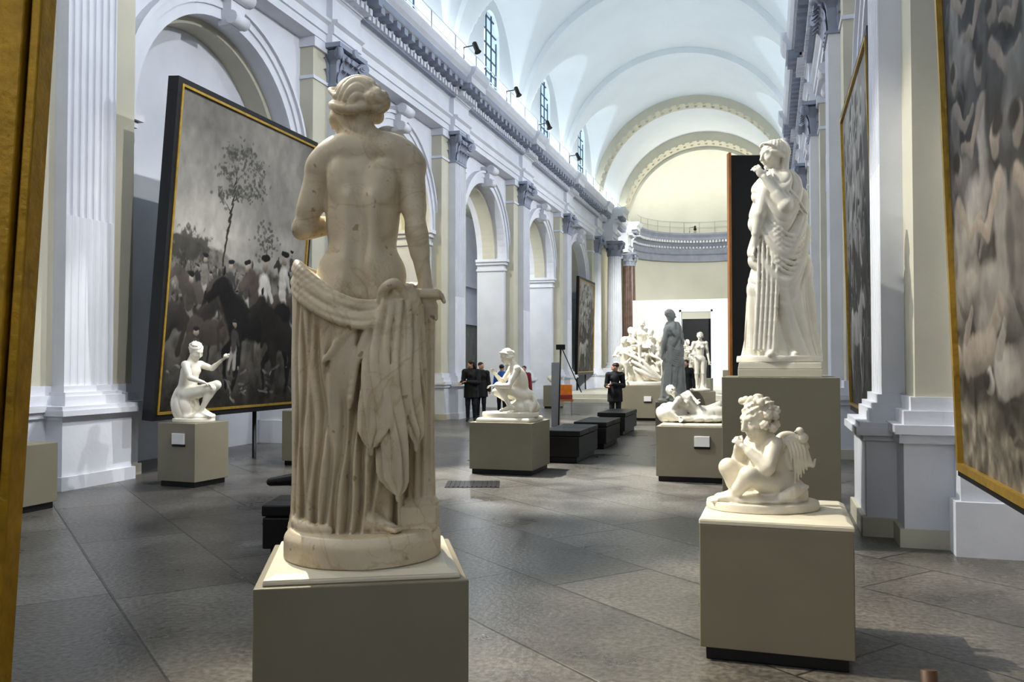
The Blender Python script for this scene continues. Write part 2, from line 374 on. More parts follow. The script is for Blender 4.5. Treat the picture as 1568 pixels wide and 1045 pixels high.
def oval(F,c,rx,ry,z0,z1,k=.005):
    F.loft([(z0,c[0],c[1],rx,ry),((z0+z1)/2,c[0],c[1],rx,ry),(z1,c[0],c[1],rx*.985,ry*.985)],k=k)

# ------------------------------------------------------------------ architecture
YP=[-4.9,2.1,9.1,16.1,23.1,30.1,37.1,44.1]; SP=7.0; RA=2.25; IMP=5.3; TOP=8.25
def side(sg):
    Xw=-9.1 if sg>0 else 1.5
    return (lambda d: Xw+sg*d)
fl=MB(); fl.box(-15,8,-9,60,-.2,0); fl.obj('floor',['floor'])
PLY=33.
pf=MB(); pf.box(-8.35,.75,PLY+.35,56,0.0,.34); pf.box(-8.35,.75,PLY,PLY+.35,0.0,.17); pf.obj('floor_chancel',['slab'],bevel=.01)
for sg,nm in ((1,'left'),(-1,'right')):
    X=side(sg); w=MB()
    def rect(y0,y1,z0,z1,d0,d1,mi=0): w.box(min(X(d0),X(d1)),max(X(d0),X(d1)),y0,y1,z0,z1,mi)
    rect(-8.9,-4.9,0,TOP+.1,-1,0); rect(44.1,52.5,0,TOP+.1,-1,0,1)
    ths=np.linspace(0,math.pi,33)
    for bi in range(7):
        y0,y1=YP[bi],YP[bi+1]; yc=(y0+y1)/2
        poly=[(y0,0),(y0,TOP+.1),(y1,TOP+.1),(y1,0),(yc+RA,0)]+[(yc+RA*math.cos(t),IMP+RA*math.sin(t)) for t in ths]+[(yc-RA,0)]
        w.prism(poly,lambda y,z:(X(0),y,z),lambda y,z:(X(-1.0),y,z),0)
        for r0,r1,dd in ((RA-.02,RA+.16,.08),(RA+.16,RA+.30,.12),(RA+.30,RA+.37,.18)):
            w.grid([[(X(a),yc+r*math.cos(t),IMP+r*math.sin(t)) for r,a in ((r0,-.02),(r0,dd),(r1,dd),(r1,-.02))] for t in ths],0,False)
        w.grid([[(X(a),yc+r*math.cos(t),IMP+r*math.sin(t)) for r,a in ((RA+.01,-.3),(RA-.12,-.3),(RA-.12,-.75),(RA+.01,-.75))] for t in ths],1,False)
        kz=IMP+RA
        w.prism([(-.16,kz-.12),(.16,kz-.12),(.24,kz+.5),(-.24,kz+.5)],lambda y,z:(X(0),yc+y,z),lambda y,z:(X(.26+.12*(z-kz)),yc+y,z),0)
        w.tube([(X(.28),yc-.2,kz),(X(.28),yc+.2,kz)],.12,12); w.tube([(X(.34),yc-.27,kz+.42),(X(.34),yc+.27,kz+.42)],.13,12)
        for sgn in (-1,1):
            ya=yc+sgn*RA
            for z0,z1,p in ((IMP-.42,IMP-.34,.05),(IMP-.2,IMP-.1,.08),(IMP-.1,IMP,.14)):
                rect(min(ya-sgn*p,ya+sgn*.28),max(ya-sgn*p,ya+sgn*.28),z0,z1,-1.02,p)
            rect(min(ya-sgn*.06,ya+sgn*.26),max(ya-sgn*.06,ya+sgn*.26),0,.45,-1.02,.05)
        if sg<0 or bi<=2 or bi==6:
            rect(y0+.5,y1-.5,0,TOP,-1.2,-.72,0)
    rect(-8.9,52.5,0,9.0,-5.0,-4.8,0); rect(-8.9,52.5,0,3.4,-4.8,-4.7,2)
    rect(-8.9,52.5,3.4,3.6,-4.8,-4.6,0); rect(-8.9,52.5,IMP-.1,IMP+.1,-4.8,-4.6,0); rect(-8.9,52.5,8.6,8.8,-5,-.5,1)
    xw=XC-sg*5.0
    Z0=10.3; HL=3.5; RL=2.7
    for (a,b) in [(-8.9,-4.9+.8)]+[(y-.8,y+.8) for y in YP[1:7]]+[(44.1-.8,52.5)]: w.box(min(xw,xw-sg*.4),max(xw,xw-sg*.4),a,b,9.9,Z0+.9)
    for bi in range(7):
        yc=(YP[bi]+YP[bi+1])/2
        n=41; out=[];inn=[]
        for t in np.linspace(0,math.pi,n): out.append((yc+RL*math.cos(t),Z0+HL*math.sin(t)))
        for t in np.linspace(0,math.pi,n):
            c,s_=math.cos(t),math.sin(t); wy=.8
            if abs(c)>.55: yy=wy*np.sign(c); zz=.5+1.7*(1-abs(c))/.45
            else: a=math.acos(c/.55); yy=wy*math.cos(a); zz=2.2+.8*math.sin(a)
            inn.append((yc+yy,Z0+zz))
        out=[(yc+RL,9.9)]+out+[(yc-RL,9.9)]; inn=[inn[0]]+inn+[inn[-1]]
        w.grid([[(xw,*p) for p in out],[(xw,*p) for p in inn],[(xw-sg*.45,*p) for p in inn]],3,False)
        w.add([(xw,yc+RL,9.9),(xw,yc-RL,9.9),(xw,*inn[-1]),(xw,*inn[0])],[(0,1,2,3)],3)
        w.add([(xw,*inn[0]),(xw,*inn[-1]),(xw-sg*.45,*inn[-1]),(xw-sg*.45,*inn[0])],[(0,1,2,3)],3)
    w.obj('wall_'+nm,['white','cream','stone','vault'],recalc=True)
    for bi in range(7):
        yc=(YP[bi]+YP[bi+1])/2; g=MB(); xx=xw-sg*.12
        for yy in np.linspace(-.8,.8,4): 
            hgt=2.2+.8*math.sqrt(max(0,1-(yy/.8)**2)); g.box(xx-.02,xx+.02,yc+yy-.02,yc+yy+.02,Z0+.5,Z0+hgt)
        for zz in np.arange(.5,2.9,.46):
            hw=.8 if zz<2.2 else .8*math.sqrt(max(.02,1-((zz-2.2)/.8)**2)); g.box(xx-.02,xx+.02,yc-hw,yc+hw,Z0+zz-.018,Z0+zz+.018)
        g.obj('window_%d'%(bi+1+(7 if sg<0 else 0)),['iron'])
    e=MB()
    prof=[(0,8.2),(.38,8.2),(.38,8.36),(.42,8.37),(.42,8.55),(.50,8.60),(.50,8.66),(.38,8.68),(.38,9.12),(.46,9.18),(.48,9.36),(.6,9.38),(.6,9.52),(.92,9.54),(.92,9.72),(1.0,9.80),(1.05,9.92),(1.05,10.0),(0,10.02)]
    def seg(y0,y1,off):
        P=[(d+(off if d>0 else 0),z) for d,z in prof]; e.prism(P,lambda d,z:(X(d),y0,z),lambda d,z:(X(d),y1,z),0)
    seg(-8.9,52.3,0)
    rs=[(y,.62,.14) for y in YP]+[(46.,.7,.62),(51.,.7,.62)]
    for y,hw,off in rs: seg(y-hw,y+hw,off)
    def offat(y):
        for yy,hw,off in rs:
            if abs(y-yy)<=hw: return off
        return 0
    e.box(min(X(.47),X(.585)),max(X(.47),X(.585)),-8.9,52.2,9.16,9.37,1)
    e.box(min(X(.8),X(.93)),max(X(.8),X(.93)),-8.9,52.2,9.55,9.70,1)
    for y in np.arange(-8.5,52.2,.42):
        o=offat(y); e.box(min(X(.55+o),X(.88+o)),max(X(.55+o),X(.88+o)),y-.1,y+.1,9.38,9.54,1)
    for y in np.arange(-8.5,52.2,.21):
        o=offat(y); e.box(min(X(.4+o),X(.66+o)),max(X(.4+o),X(.66+o)),y-.06,y+.06,9.20,9.34,0)
    e.obj('trim_%d'%(1 if sg>0 else 2),['white','cornice'],recalc=True)
    r=MB(); xr=X(.75)
    for y in np.arange(-6,52,1.75): r.tube([(xr,y,10.0),(xr,y,10.75)],.014,6)
    for z in (10.4,10.75): r.tube([(xr,-8,z),(xr,52,z)],.016,6)
    r.obj('handrail',['steel'],recalc=False)

def capital(b,cx,y,z0,sgx,w,h,d0,depth,mi=0):
    XX=lambda d: cx+sgx*d
    hw=w/2
    rows=[(0,0),(.04,.0),(.5,.02),(.85,.10)]
    for i in range(3):
        (t0,g0),(t1,g1)=rows[i],rows[i+1]
        b.add([(XX(-.3),y-hw-g0,z0+h*t0),(XX(d0+g0),y-hw-g0,z0+h*t0),(XX(d0+g0),y+hw+g0,z0+h*t0),(XX(-.3),y+hw+g0,z0+h*t0),
               (XX(-.3),y-hw-g1,z0+h*t1),(XX(d0+g1),y-hw-g1,z0+h*t1),(XX(d0+g1),y+hw+g1,z0+h*t1),(XX(-.3),y+hw+g1,z0+h*t1)],
              [(0,1,5,4),(1,2,6,5),(2,3,7,6)],mi)
    xs=sorted((XX(-.3),XX(d0+.03))); b.box(xs[0],xs[1],y-hw-.03,y+hw+.03,z0-.05,z0,mi)
    xs=sorted((XX(-.3),XX(d0+.2))); b.box(xs[0],xs[1],y-hw-.2,y+hw+.2,z0+h*.88,z0+h,mi)
    def leaf(base,out,lat,zb,L,wd):
        P=[]
        for i,t in enumerate(np.linspace(0,1,7)):
            oo=.02+.16*t**3*(L/.3); zz=zb+L*(t if t<.85 else .85-(t-.85)*1.2)
            ww=wd*(.75+.35*math.sin(math.pi*t))*(1 if t<.9 else .55)
            P.append([tuple(A(base)+A(lat)*ww*u+A(out)*(oo+.025*(1-abs(u)*1.5)+(.012 if j%2 else 0))+A(0,0,zz)) for j,u in enumerate(np.linspace(-.5,.5,7))])
        b.grid(P,mi,True)
    for row,(zb,L,n,o) in enumerate(((0,.34*h/.8,4,0),(.22*h/.8,.36*h/.8,3,.06),(.02,.0,0,0))):
        for i in range(n):
            yy=(i-(n-1)/2)*w/4; leaf((XX(d0),y+yy,z0),(sgx,0,0),(0,1,0),zb,L,w/4.2)
        if n:
            for sy in (-1,1): leaf((XX(d0*.5),y+sy*hw,z0),(0,sy,0),(1,0,0),zb,L,w/4.2)
    for sy in (-1,1):
        c0=A(XX(d0+.13),y+sy*(hw+.12),z0+h*.74); ax=nrm((sgx,-sy,0))
        for rr,th in ((.13,.05),(.08,.075),(.035,.095)): b.tube([c0-ax*th,c0+ax*th],rr*h/.8,14,mi)
        c1=A(XX(d0+.1),y+sy*.1,z0+h*.72); b.tube([c1-A(sgx*.05,0,0),c1+A(sgx*.04,0,0)],.07,12,mi)
        b.tube([(XX(d0+.03),y+sy*.2,z0+h*.42),(XX(d0+.08),y+sy*.25,z0+h*.6),(XX(d0+.13),y+sy*(hw+.03),z0+h*.82)],[.03,.03,.03],6,mi)
    b.tube([(XX(d0+.1),y,z0+h*.93),(XX(d0+.26),y,z0+h*.93)],.09,10,mi)
tn=10
for sg in (1,-1):
    X=side(sg)
    for yc in YP:
        b=MB()
        def rect(h0,z0,z1,d1,mi=0,h1=None): b.box(min(X(-.02),X(d1)),max(X(-.02),X(d1)),yc-h0,yc+h0,z0,z1,mi)
        rect(1.0,1.3,TOP-.02,.30,1); rect(1.06,0,.16,.44,1); rect(1.03,.16,.9,.40,0); rect(1.08,.9,.98,.44,0);rect(1.12,.98,1.06,.48,0); rect(1.06,1.06,1.18,.40,0); rect(1.03,1.18,1.3,.34,0)
        rect(1.03,7.35,7.42,.33,0); rect(1.04,8.0,8.2,.36,0)
        rect(.64,0,.17,.70,1 if sg<0 else 0); rect(.60,.17,.88,.66,0); rect(.63,.88,.93,.69,0); rect(.68,.93,1.0,.75,0); rect(.66,1.0,1.05,.72,0)
        rect(.52,1.05,1.17,.62,0); rect(.49,1.17,1.22,.59,0); rect(.46,1.22,1.30,.54,0)
        for z0,z1,cab in ((1.30,3.5,True),(3.5,7.4,False)):
            poly=[(-.42,.0),(-.42,.5)]; nf=7; pw=.84/nf
            for i in range(nf):
                c=-.42+pw*(i+.5); fw_=pw*.36
                for t in np.linspace(math.pi,0,9):
                    dep=.5-math.sin(t)*(fw_*1.0 if not cab else .012)
                    poly.append((c+fw_*math.cos(t),dep))
            poly+=[(.42,.5),(.42,.0)]
            b.prism(poly,lambda y,d:(X(d),yc+y,z0),lambda y,d:(X(d),yc+y,z1),0)
        capital(b,X(0),yc,7.4,sg,.84,.8,.5,.5,2)
        b.obj('trim_%d'%tn,['white','cream','cornice'],recalc=True); tn+=1  # a pilaster with pedestal and capital, numbered along with the trim
for sg in (1,-1):
    X=side(sg)
    for yc,mm in ((46.,'white'),(51.,'colmarb')):
        b=MB(); cx=X(.95)
        b.box(cx-.55,cx+.55,yc-.55,yc+.55,.34,1.3,0)
        b.lathe((cx,yc,0),[(.54,1.3),(.54,1.4),(.46,1.45),(.5,1.55),(.42,1.6)],28,0)
        P=[]
        for z,r in ((1.6,.42),(3.5,.42),(7.4,.36)):
            P.append([(cx+(r-.02*(i%2))*math.cos(t),yc+(r-.02*(i%2))*math.sin(t),z) for i,t in enumerate(np.linspace(0,2*math.pi,48,endpoint=False))])
        b.grid(P,1 if mm=='colmarb' else 0,False,True)
        b.lathe((cx,yc,7.4),[(.38,0),(.40,.05),(.37,.1),(.42,.45),(.52,.66)],24,2)
        b.box(cx-.52,cx+.52,yc-.52,yc+.52,8.06,8.2,2)
        for row,zb,n in ((0,.02,8),(1,.28,8)):
            for i in range(n):
                t=(i+.5*row)*2*math.pi/n; o=A(math.cos(t),math.sin(t),0); l=A(-math.sin(t),math.cos(t),0)
                b.grid([[tuple(A(cx,yc,7.4+zb)+o*(.38+.05*row+.13*q**3)+l*u*.24*(1-.4*q*q)+A(0,0,.3*q)) for u in (-.5,-.2,.2,.5)] for q in np.linspace(0,1,5)],2)
        for i in range(4):
            t=math.pi/4+i*math.pi/2; o=A(math.cos(t),math.sin(t),0); l=A(-math.sin(t),math.cos(t),0); c=A(cx,yc,7.95)+o*.55
            b.tube([c-l*.06,c+l*.06],.12,12,2)
        b.obj('corinthian_column',['white','colmarb','cornice'],recalc=True)
# vault
v=MB(); R=5.0; Z0=10.3
ang=np.linspace(0,math.pi,121); ys=np.concatenate([np.arange(-8.9,44.2,.1),[52.3]])
P=np.zeros((len(ys),len(ang),3))
for i,y in enumerate(ys):
    x=R*np.cos(ang); zb=Z0+R*np.sin(ang)*.98
    yc=min(((YP[q]+YP[q+1])/2 for q in range(7)),key=lambda c:abs(c-y)); t=(y-yc)/2.7
    if abs(t)<1:
        zc=Z0+3.5*math.sqrt(1-t*t)
        zc2=zc+ (R-np.abs(x))*.12
        zb=np.where(zc2>zb,zc2,zb)
    P[i,:,0]=XC+x; P[i,:,1]=y; P[i,:,2]=zb
v.grid(P,0,True)
v.obj('ceiling',['vault'],recalc=False)
rb=MB()
for k_,(yc,hw,ri) in enumerate([(y,.30,4.90) for y in YP[:-1]]+[(44.1,.5,4.75),(51.5,.7,4.65)]):
    rb.grid([[(XC+r*math.cos(t),yc+yy,10.05+r*math.sin(t)*1.0) for r,yy in ((5.25,-hw),(ri,-hw),(ri,hw),(5.25,hw))] for t in np.linspace(0,math.pi,65)],0 if k_<7 else 1,False)
    if k_>=7:
        for t in np.linspace(.06,math.pi-.06,34):
            for yy in (-hw-.02,hw*.0): 
                P0=A(XC+(ri)*math.cos(t),yc+yy,10.05+ri*math.sin(t)); rb.tube([P0,P0+A(0,.12,0)],.09,6,1)
rb.obj('trim_3',['vault','cream'],recalc=True)
# apse
ap=MB(); YA=52.3; RR=4.5
th=np.linspace(0,math.pi,65)
ap.grid([[(XC+RR*math.cos(t),YA+RR*math.sin(t),z) for t in th] for z in (0,4.6,8.3)],0,True)
ap.grid([[(XC+(RR-.06)*math.cos(t),YA+(RR-.06)*math.sin(t),z) for t in th] for z in (5.2,5.35)],0,True)
ap.grid([[(XC+RR*math.cos(p)*math.cos(t),YA+RR*math.cos(p)*math.sin(t),10.0+RR*math.sin(p)*1.02) for t in th] for p in np.linspace(0,math.pi/2,25)],0,True)
ap.grid([[(XC+r*math.cos(t),YA,10.0+r*math.sin(t)) for t in th] for r in (RR,6)],0,False)
for sg in (1,-1):
    ap.box(min(XC-sg*RR,XC-sg*6.3),max(XC-sg*RR,XC-sg*6.3),YA,YA+.2,0,10.3,0)
prof=[(0,8.2),(.2,8.2),(.2,8.6),(.28,8.66),(.18,8.7),(.18,9.12),(.3,9.3),(.38,9.38),(.38,9.5),(.62,9.54),(.62,9.72),(.75,9.9),(.75,10.0),(0,10.0)]
ap.grid([[(XC+(RR-d)*math.cos(t),YA+(RR-d)*math.sin(t),z) for t in th] for d,z in prof],2,False)
for i,t in enumerate(np.linspace(.02,math.pi-.02,60)):
    o=A(math.cos(t),math.sin(t),0); l=A(-o[1],o[0],0); c=A(XC,YA,9.46)+o*(RR-.5); c2=A(XC,YA,9.1)+o*(RR-.26)
    for cc,hw,hd,hz in ((c,.07,.13,.07),(c2,.05,.08,.06)):
        vs=[cc+l*a*hw+o*b_*hd+A(0,0,c_*hz) for a in(-1,1) for b_ in(-1,1) for c_ in(-1,1)]
        ap.add(vs,[(0,1,3,2),(4,6,7,5),(0,4,5,1),(2,3,7,6),(0,2,6,4),(1,5,7,3)],1)
for z in (10.4,10.75): ap.tube([(XC+(RR-.5)*math.cos(t),YA+(RR-.5)*math.sin(t),z) for t in th],.011,6,3)
for t in th[::5]: ap.tube([(XC+(RR-.5)*math.cos(t),YA+(RR-.5)*math.sin(t),10),(XC+(RR-.5)*math.cos(t),YA+(RR-.5)*math.sin(t),10.75)],.011,6,3)
ap.obj('wall_apse',['apse','white','cornice','steel'],recalc=False)
wb=MB(); wb.box(-15,8,-9.2,-8.9,0,16); wb.obj('wall_back',['white'])
pt=MB(); pt.box(-7.0,-4.5,45.0,45.25,.34,4.9); pt.box(-2.9,-.6,45.0,45.25,.34,4.9); pt.box(-4.5,-2.9,45.0,45.25,4.3,4.9)
for a in (-4.55,-2.95): pt.box(a,a+.1,44.95,45.3,.34,4.35,1)
pt.box(-4.55,-2.85,44.95,45.3,4.25,4.35,1); pt.box(-4.45,-2.95,45.5,45.6,.34,3.9,2)
pt.obj('wall_partition',['label','white','black'])

# ------------------------------------------------------------------ paintings
def vn(u,v,f,seed=0):
    r=np.random.default_rng(seed); n_=int(f)*2+6; G=r.random((n_,n_)); x=np.clip(u,-.03,1.1)*f+1;y=np.clip(v,-.03,1.1)*f+1; x=np.maximum(x,0);y=np.maximum(y,0); i=x.astype(int);j=y.astype(int); a=x-i;b=y-j; a=a*a*(3-2*a);b=b*b*(3-2*b)
    return (G[i,j]*(1-a)+G[i+1,j]*a)*(1-b)+(G[i,j+1]*(1-a)+G[i+1,j+1]*a)*b
def fbm(u,v,f=4,o=4,seed=0): return sum(vn(u,v,f*2**i,seed+i)/2**(i+1) for i in range(o))/(1-.5**o)
NZ={}; BASE=[None,None]
def nzf(u,v,nf,seed):
    k=(u.shape,nf,seed%6)
    if k not in NZ: NZ[k]=fbm(u,v,nf,3,seed%6)
    return NZ[k]
def blob(C,u,v,cx,cy,rx,ry,col,ang=0,op=1,soft=.18,nz=.5,seed=1,asp=1.25,nf=16,shade=.5):
    R_=max(rx,ry)*2+.03; U0,V0=BASE
    c0,c1=np.searchsorted(U0,[cx-R_,cx+R_]); r0,r1=np.searchsorted(V0,[cy-R_,cy+R_])
    if c1-c0<2 or r1-r0<2: return
    sl=(slice(r0,r1),slice(c0,c1))
    du=(u[sl]-cx);dv=(v[sl]-cy)*asp; 
    a=math.radians(ang); x=du*math.cos(a)+dv*math.sin(a);y=-du*math.sin(a)+dv*math.cos(a)
    r=np.sqrt((x/rx)**2+(y/ry)**2)+ (nzf(u,v,nf,seed)[sl]-.5)*nz
    m=(np.clip((1-r)/soft,0,1)*op)[...,None]; lit=np.clip(1+shade*dv/(max(rx,ry)*.8),.45,1.5)[...,None]
    C[sl]=C[sl]*(1-m)+A(col)*lit*m
def limb(C,u,v,p,q,w0,w1,col,asp=1.25,sd=1):
    n=max(3,int(math.hypot(q[0]-p[0],q[1]-p[1])/(.5*min(w0,w1)))); 
    for t in np.linspace(0,1,min(n,16)): w=w0+(w1-w0)*t; blob(C,u,v,p[0]+(q[0]-p[0])*t,p[1]+(q[1]-p[1])*t,w,w,col,0,1,.35,.1,sd,asp,16,.2)
def horse(C,u,v,x,y,s,col,fl=1,sd=1):
    P=lambda a,b:(x+a*s*fl*1.15,y+b*s*.78)
    c2=A(col)*.6
    for (a,b,cc) in (((-.058,-.02),(-.075,-.06),c2),((.055,-.02),(.085,-.05),c2)):
        limb(C,u,v,P(*a),P(*b),.015*s,.008*s,cc); limb(C,u,v,P(*b),P(b[0]-.008,-.105),.007*s,.0045*s,cc)
    blob(C,u,v,*P(0,0),.086*s,.034*s,col,0,nz=.1,seed=sd); blob(C,u,v,*P(-.055,.006),.036*s,.040*s,col,0,nz=.1,seed=sd); blob(C,u,v,*P(.055,.004),.034*s,.040*s,col,0,nz=.1,seed=sd)
    for (a,b,cc) in (((-.07,-.015),(-.09,-.055),col),((.06,-.02),(.05,-.06),col)):
        limb(C,u,v,P(*a),P(*b),.018*s,.009*s,cc); limb(C,u,v,P(*b),P(b[0]+.010,-.115),.008*s,.005*s,cc)
    limb(C,u,v,P(.065,.015),P(.100,.058),.032*s,.019*s,col); limb(C,u,v,P(.100,.062),P(.128,.036),.015*s,.009*s,col); limb(C,u,v,P(-.090,.012),P(-.108,-.05),.009*s,.011*s,c2)
    blob(C,u,v,*P(.098,.082),.004*s,.008*s,col,0,nz=.05)
def rider(C,u,v,x,y,s,coat,trou,sd=1):
    y-=.006*s
    limb(C,u,v,(x,y+.010*s),(x+.016*s,y-.014*s),.014*s,.010*s,trou); limb(C,u,v,(x+.016*s,y-.014*s),(x+.008*s,y-.042*s),.009*s,.007*s,(.015,.015,.015))
    limb(C,u,v,(x,y+.015*s),(x,y+.044*s),.016*s,.019*s,coat); limb(C,u,v,(x+.012*s,y+.042*s),(x+.030*s,y+.020*s),.008*s,.006*s,A(coat)*.8)
    blob(C,u,v,x,y+.067*s,.010*s,.011*s,(.26,.20,.16),0,nz=.05); blob(C,u,v,x,y+.078*s,.016*s,.007*s,(.015,.015,.015),0,nz=.1)
def man(C,u,v,x,y,s,coat,trou=(.02,.02,.02),sd=1,ang=0):
    limb(C,u,v,(x-.004*s,y),(x-.010*s,y-.038*s),.009*s,.005*s,trou); limb(C,u,v,(x+.004*s,y),(x+.010*s,y-.038*s),.009*s,.005*s,trou)
    limb(C,u,v,(x,y),(x,y+.026*s),.012*s,.015*s,coat); limb(C,u,v,(x+.014*s,y+.026*s),(x+.02*s,y+.006*s),.006*s,.005*s,A(coat)*.8)
    blob(C,u,v,x,y+.045*s,.008*s,.008*s,(.24,.19,.15),0,nz=.05,seed=sd); blob(C,u,v,x,y+.051*s,.009*s,.005*s,(.02,.02,.02),0,nz=.1,seed=sd)
def gray(C,t): 
    L=(C@A(.3,.6,.1))[...,None]*A(1.04,1.,.93); return C*(1-t)+L*t
def cv_battle(u,v):
    C=np.zeros(u.shape+(3,)); n=fbm(u,v,3,5,3); n2=fbm(u,v,24,3,9)
    lo,hi=A(.185,.18,.165),A(.30,.285,.255)
    sky=lo+(hi-lo)*np.clip(2.0*(n-.28),0,1)[...,None]
    sky=sky*(1.12-.35*np.clip((v-.6)/.4,0,1))[...,None]
    C[:]=sky
    blob(C,u,v,.2,.66,.30,.06,(.36,.335,.305),10,.7,.9,.8,2,shade=.1); blob(C,u,v,.75,.60,.3,.06,(.34,.32,.295),0,.7,.9,.8,3,shade=.1)
    hz=.49+.09*np.clip(1-u/.45,0,1)+.03*(fbm(u,v*0,6,3,5)-.5)*2
    g=(A(.10,.092,.077)*(.4+1.2*n2)[...,None])*(0.25+1.2*np.clip(v/.5,0,1))[...,None]; m=np.clip((hz-v)/.012,0,1)[...,None]; C[:]=C*(1-m)+g*m
    blob(C,u,v,.80,.49,.3,.03,(.24,.23,.20),0,.7,.8,.6,3,shade=.1)
    blob(C,u,v,.10,.52,.15,.07,(.05,.046,.038),0,.9,.3,1.6,4,nf=50,shade=.1)
    for i in range(10): limb(C,u,v,(.34+.004*i,.48+.03*i),(.344+.006*i,.51+.03*i),.009-.0004*i,.008-.0004*i,(.035,.032,.026))
    for a,b in (((.38,.74),(.30,.80)),((.39,.76),(.47,.83)),((.385,.70),(.46,.74)),((.37,.66),(.31,.70)),((.39,.78),(.41,.88))): limb(C,u,v,a,b,.004,.002,(.04,.036,.03))
    r=np.random.default_rng(11)
    for i,(x,y,a,b) in enumerate(((.42,.83,.10,.045),(.33,.79,.07,.03),(.53,.78,.09,.035),(.45,.88,.07,.03),(.39,.73,.06,.03),(.30,.71,.04,.02),(.55,.84,.06,.025),(.48,.74,.07,.03),(.35,.86,.05,.02))):
        for j in range(44): blob(C,u,v,x+r.normal()*a*.55,y+r.normal()*b*.6,.005+.010*r.random(),.004+.006*r.random(),[(.055,.057,.045),(.085,.087,.073)][j%2],r.normal()*40,.7,.4,1.4,i+j,nf=55,shade=.1)
    for i in range(80): blob(C,u,v,.66+.05*r.normal(),.585+.045*r.normal(),.01,.008,(.075,.075,.062),0,.7,.4,1.4,i,nf=55,shade=.1)
    limb(C,u,v,(.66,.48),(.665,.62),.005,.003,(.04,.035,.03))
    horse(C,u,v,.88,.475,1.0,(.04,.038,.036),-1,3); rider(C,u,v,.88,.50,1.1,(.05,.05,.06),(.2,.2,.18))
    r=np.random.default_rng(4)
    for i in range(300):
        x=.03+.50*r.random(); y=.27+.20*r.random()**.8; c=[(.02,.02,.02),(.035,.03,.027),(.07,.056,.05),(.11,.10,.09),(.20,.19,.17)][min(4,int(r.random()**1.6*5))]
        blob(C,u,v,x,y,.004+.008*r.random(),.005+.012*r.random(),c,r.normal()*25,.8,.4,.6,i)
    for i in range(10):
        x=.06+.48*r.random(); y=.26+.16*r.random(); man(C,u,v,x,y,1.2,[(.03,.03,.032),(.08,.06,.05),(.12,.11,.09)][r.integers(3)],(.10,.095,.085),sd=i)
    horse(C,u,v,.22,.38,1.4,(.08,.066,.053),-1,6); rider(C,u,v,.22,.405,1.4,(.15,.14,.12),(.24,.23,.20))
    horse(C,u,v,.40,.36,1.5,(.03,.027,.024),1,7); rider(C,u,v,.40,.39,1.5,(.05,.05,.06),(.24,.23,.21))
    horse(C,u,v,.14,.29,1.6,(.035,.03,.027),1,6); rider(C,u,v,.14,.32,1.6,(.06,.05,.045),(.14,.13,.12)); horse(C,u,v,.30,.25,1.7,(.055,.042,.034),1,6)
    horse(C,u,v,.52,.34,1.8,(.06,.048,.04),-1,7); rider(C,u,v,.52,.375,1.8,(.05,.045,.05),(.28,.27,.25))
    horse(C,u,v,.82,.35,2.3,(.08,.056,.042),-1,2); rider(C,u,v,.82,.395,2.3,(.42,.40,.37),(.38,.36,.33))
    horse(C,u,v,.66,.29,2.7,(.012,.012,.013),-1,1); rider(C,u,v,.66,.345,2.6,(.46,.44,.41),(.40,.38,.35))
    horse(C,u,v,.94,.25,2.5,(.024,.02,.018),-1,4); rider(C,u,v,.94,.30,2.5,(.04,.045,.06),(.32,.31,.29))
    man(C,u,v,.46,.20,1.9,(.05,.045,.045),(.2,.19,.18),6); man(C,u,v,.20,.16,2.0,(.07,.06,.05),(.2,.19,.17),6)
    for i in range(60): blob(C,u,v,r.random(),.02+.12*r.random(),.035*r.random()+.01,.007,[(.02,.02,.02),(.12,.11,.10),(.05,.04,.035),(.18,.17,.155)][r.integers(4)],r.normal()*30,.8,.3,.7,50+i)
    return gray(C,.5)*(.75+.5*n2)[...,None]
def cv_alps(u,v):
    C=np.zeros(u.shape+(3,)); n=fbm(u,v,3,5,13); n2=fbm(u,v,20,4,19)
    C[:]=A(.27,.265,.26)*(.5+1.0*n)[...,None]
    for i in range(60):
        r=np.random.default_rng(i+30); blob(C,u,v,.05+.7*r.random(),.55+.43*r.random(),.02+.06*r.random(),.01+.03*r.random(),[(.04,.037,.035),(.09,.085,.08),(.38,.37,.36)][r.integers(3)],40+r.normal()*30,.85,.3,1.6,i,nf=24)
    blob(C,u,v,.9,.6,.35,.3,(.05,.047,.043),0,.9,.5,1.5,5)
    m=np.clip((.42+.1*n-v)/.05,0,1)[...,None]; C[:]=C*(1-m)+(A(.065,.06,.055)*(.4+1.2*n2)[...,None])*m
    r=np.random.default_rng(9)
    for i in range(50): man(C,u,v,.04+.92*r.random(),.12+.40*r.random(),1.3+.8*r.random(),[(.03,.03,.035),(.25,.24,.22),(.09,.06,.05),(.14,.13,.11)][r.integers(4)],sd=i)
    horse(C,u,v,.55,.42,2.2,(.05,.042,.036),-1,2); horse(C,u,v,.3,.25,2.2,(.32,.31,.29),1,2); rider(C,u,v,.55,.47,2.2,(.3,.29,.28),(.3,.29,.27))
    return gray(C,.5)*(.65+.7*n2)[...,None]
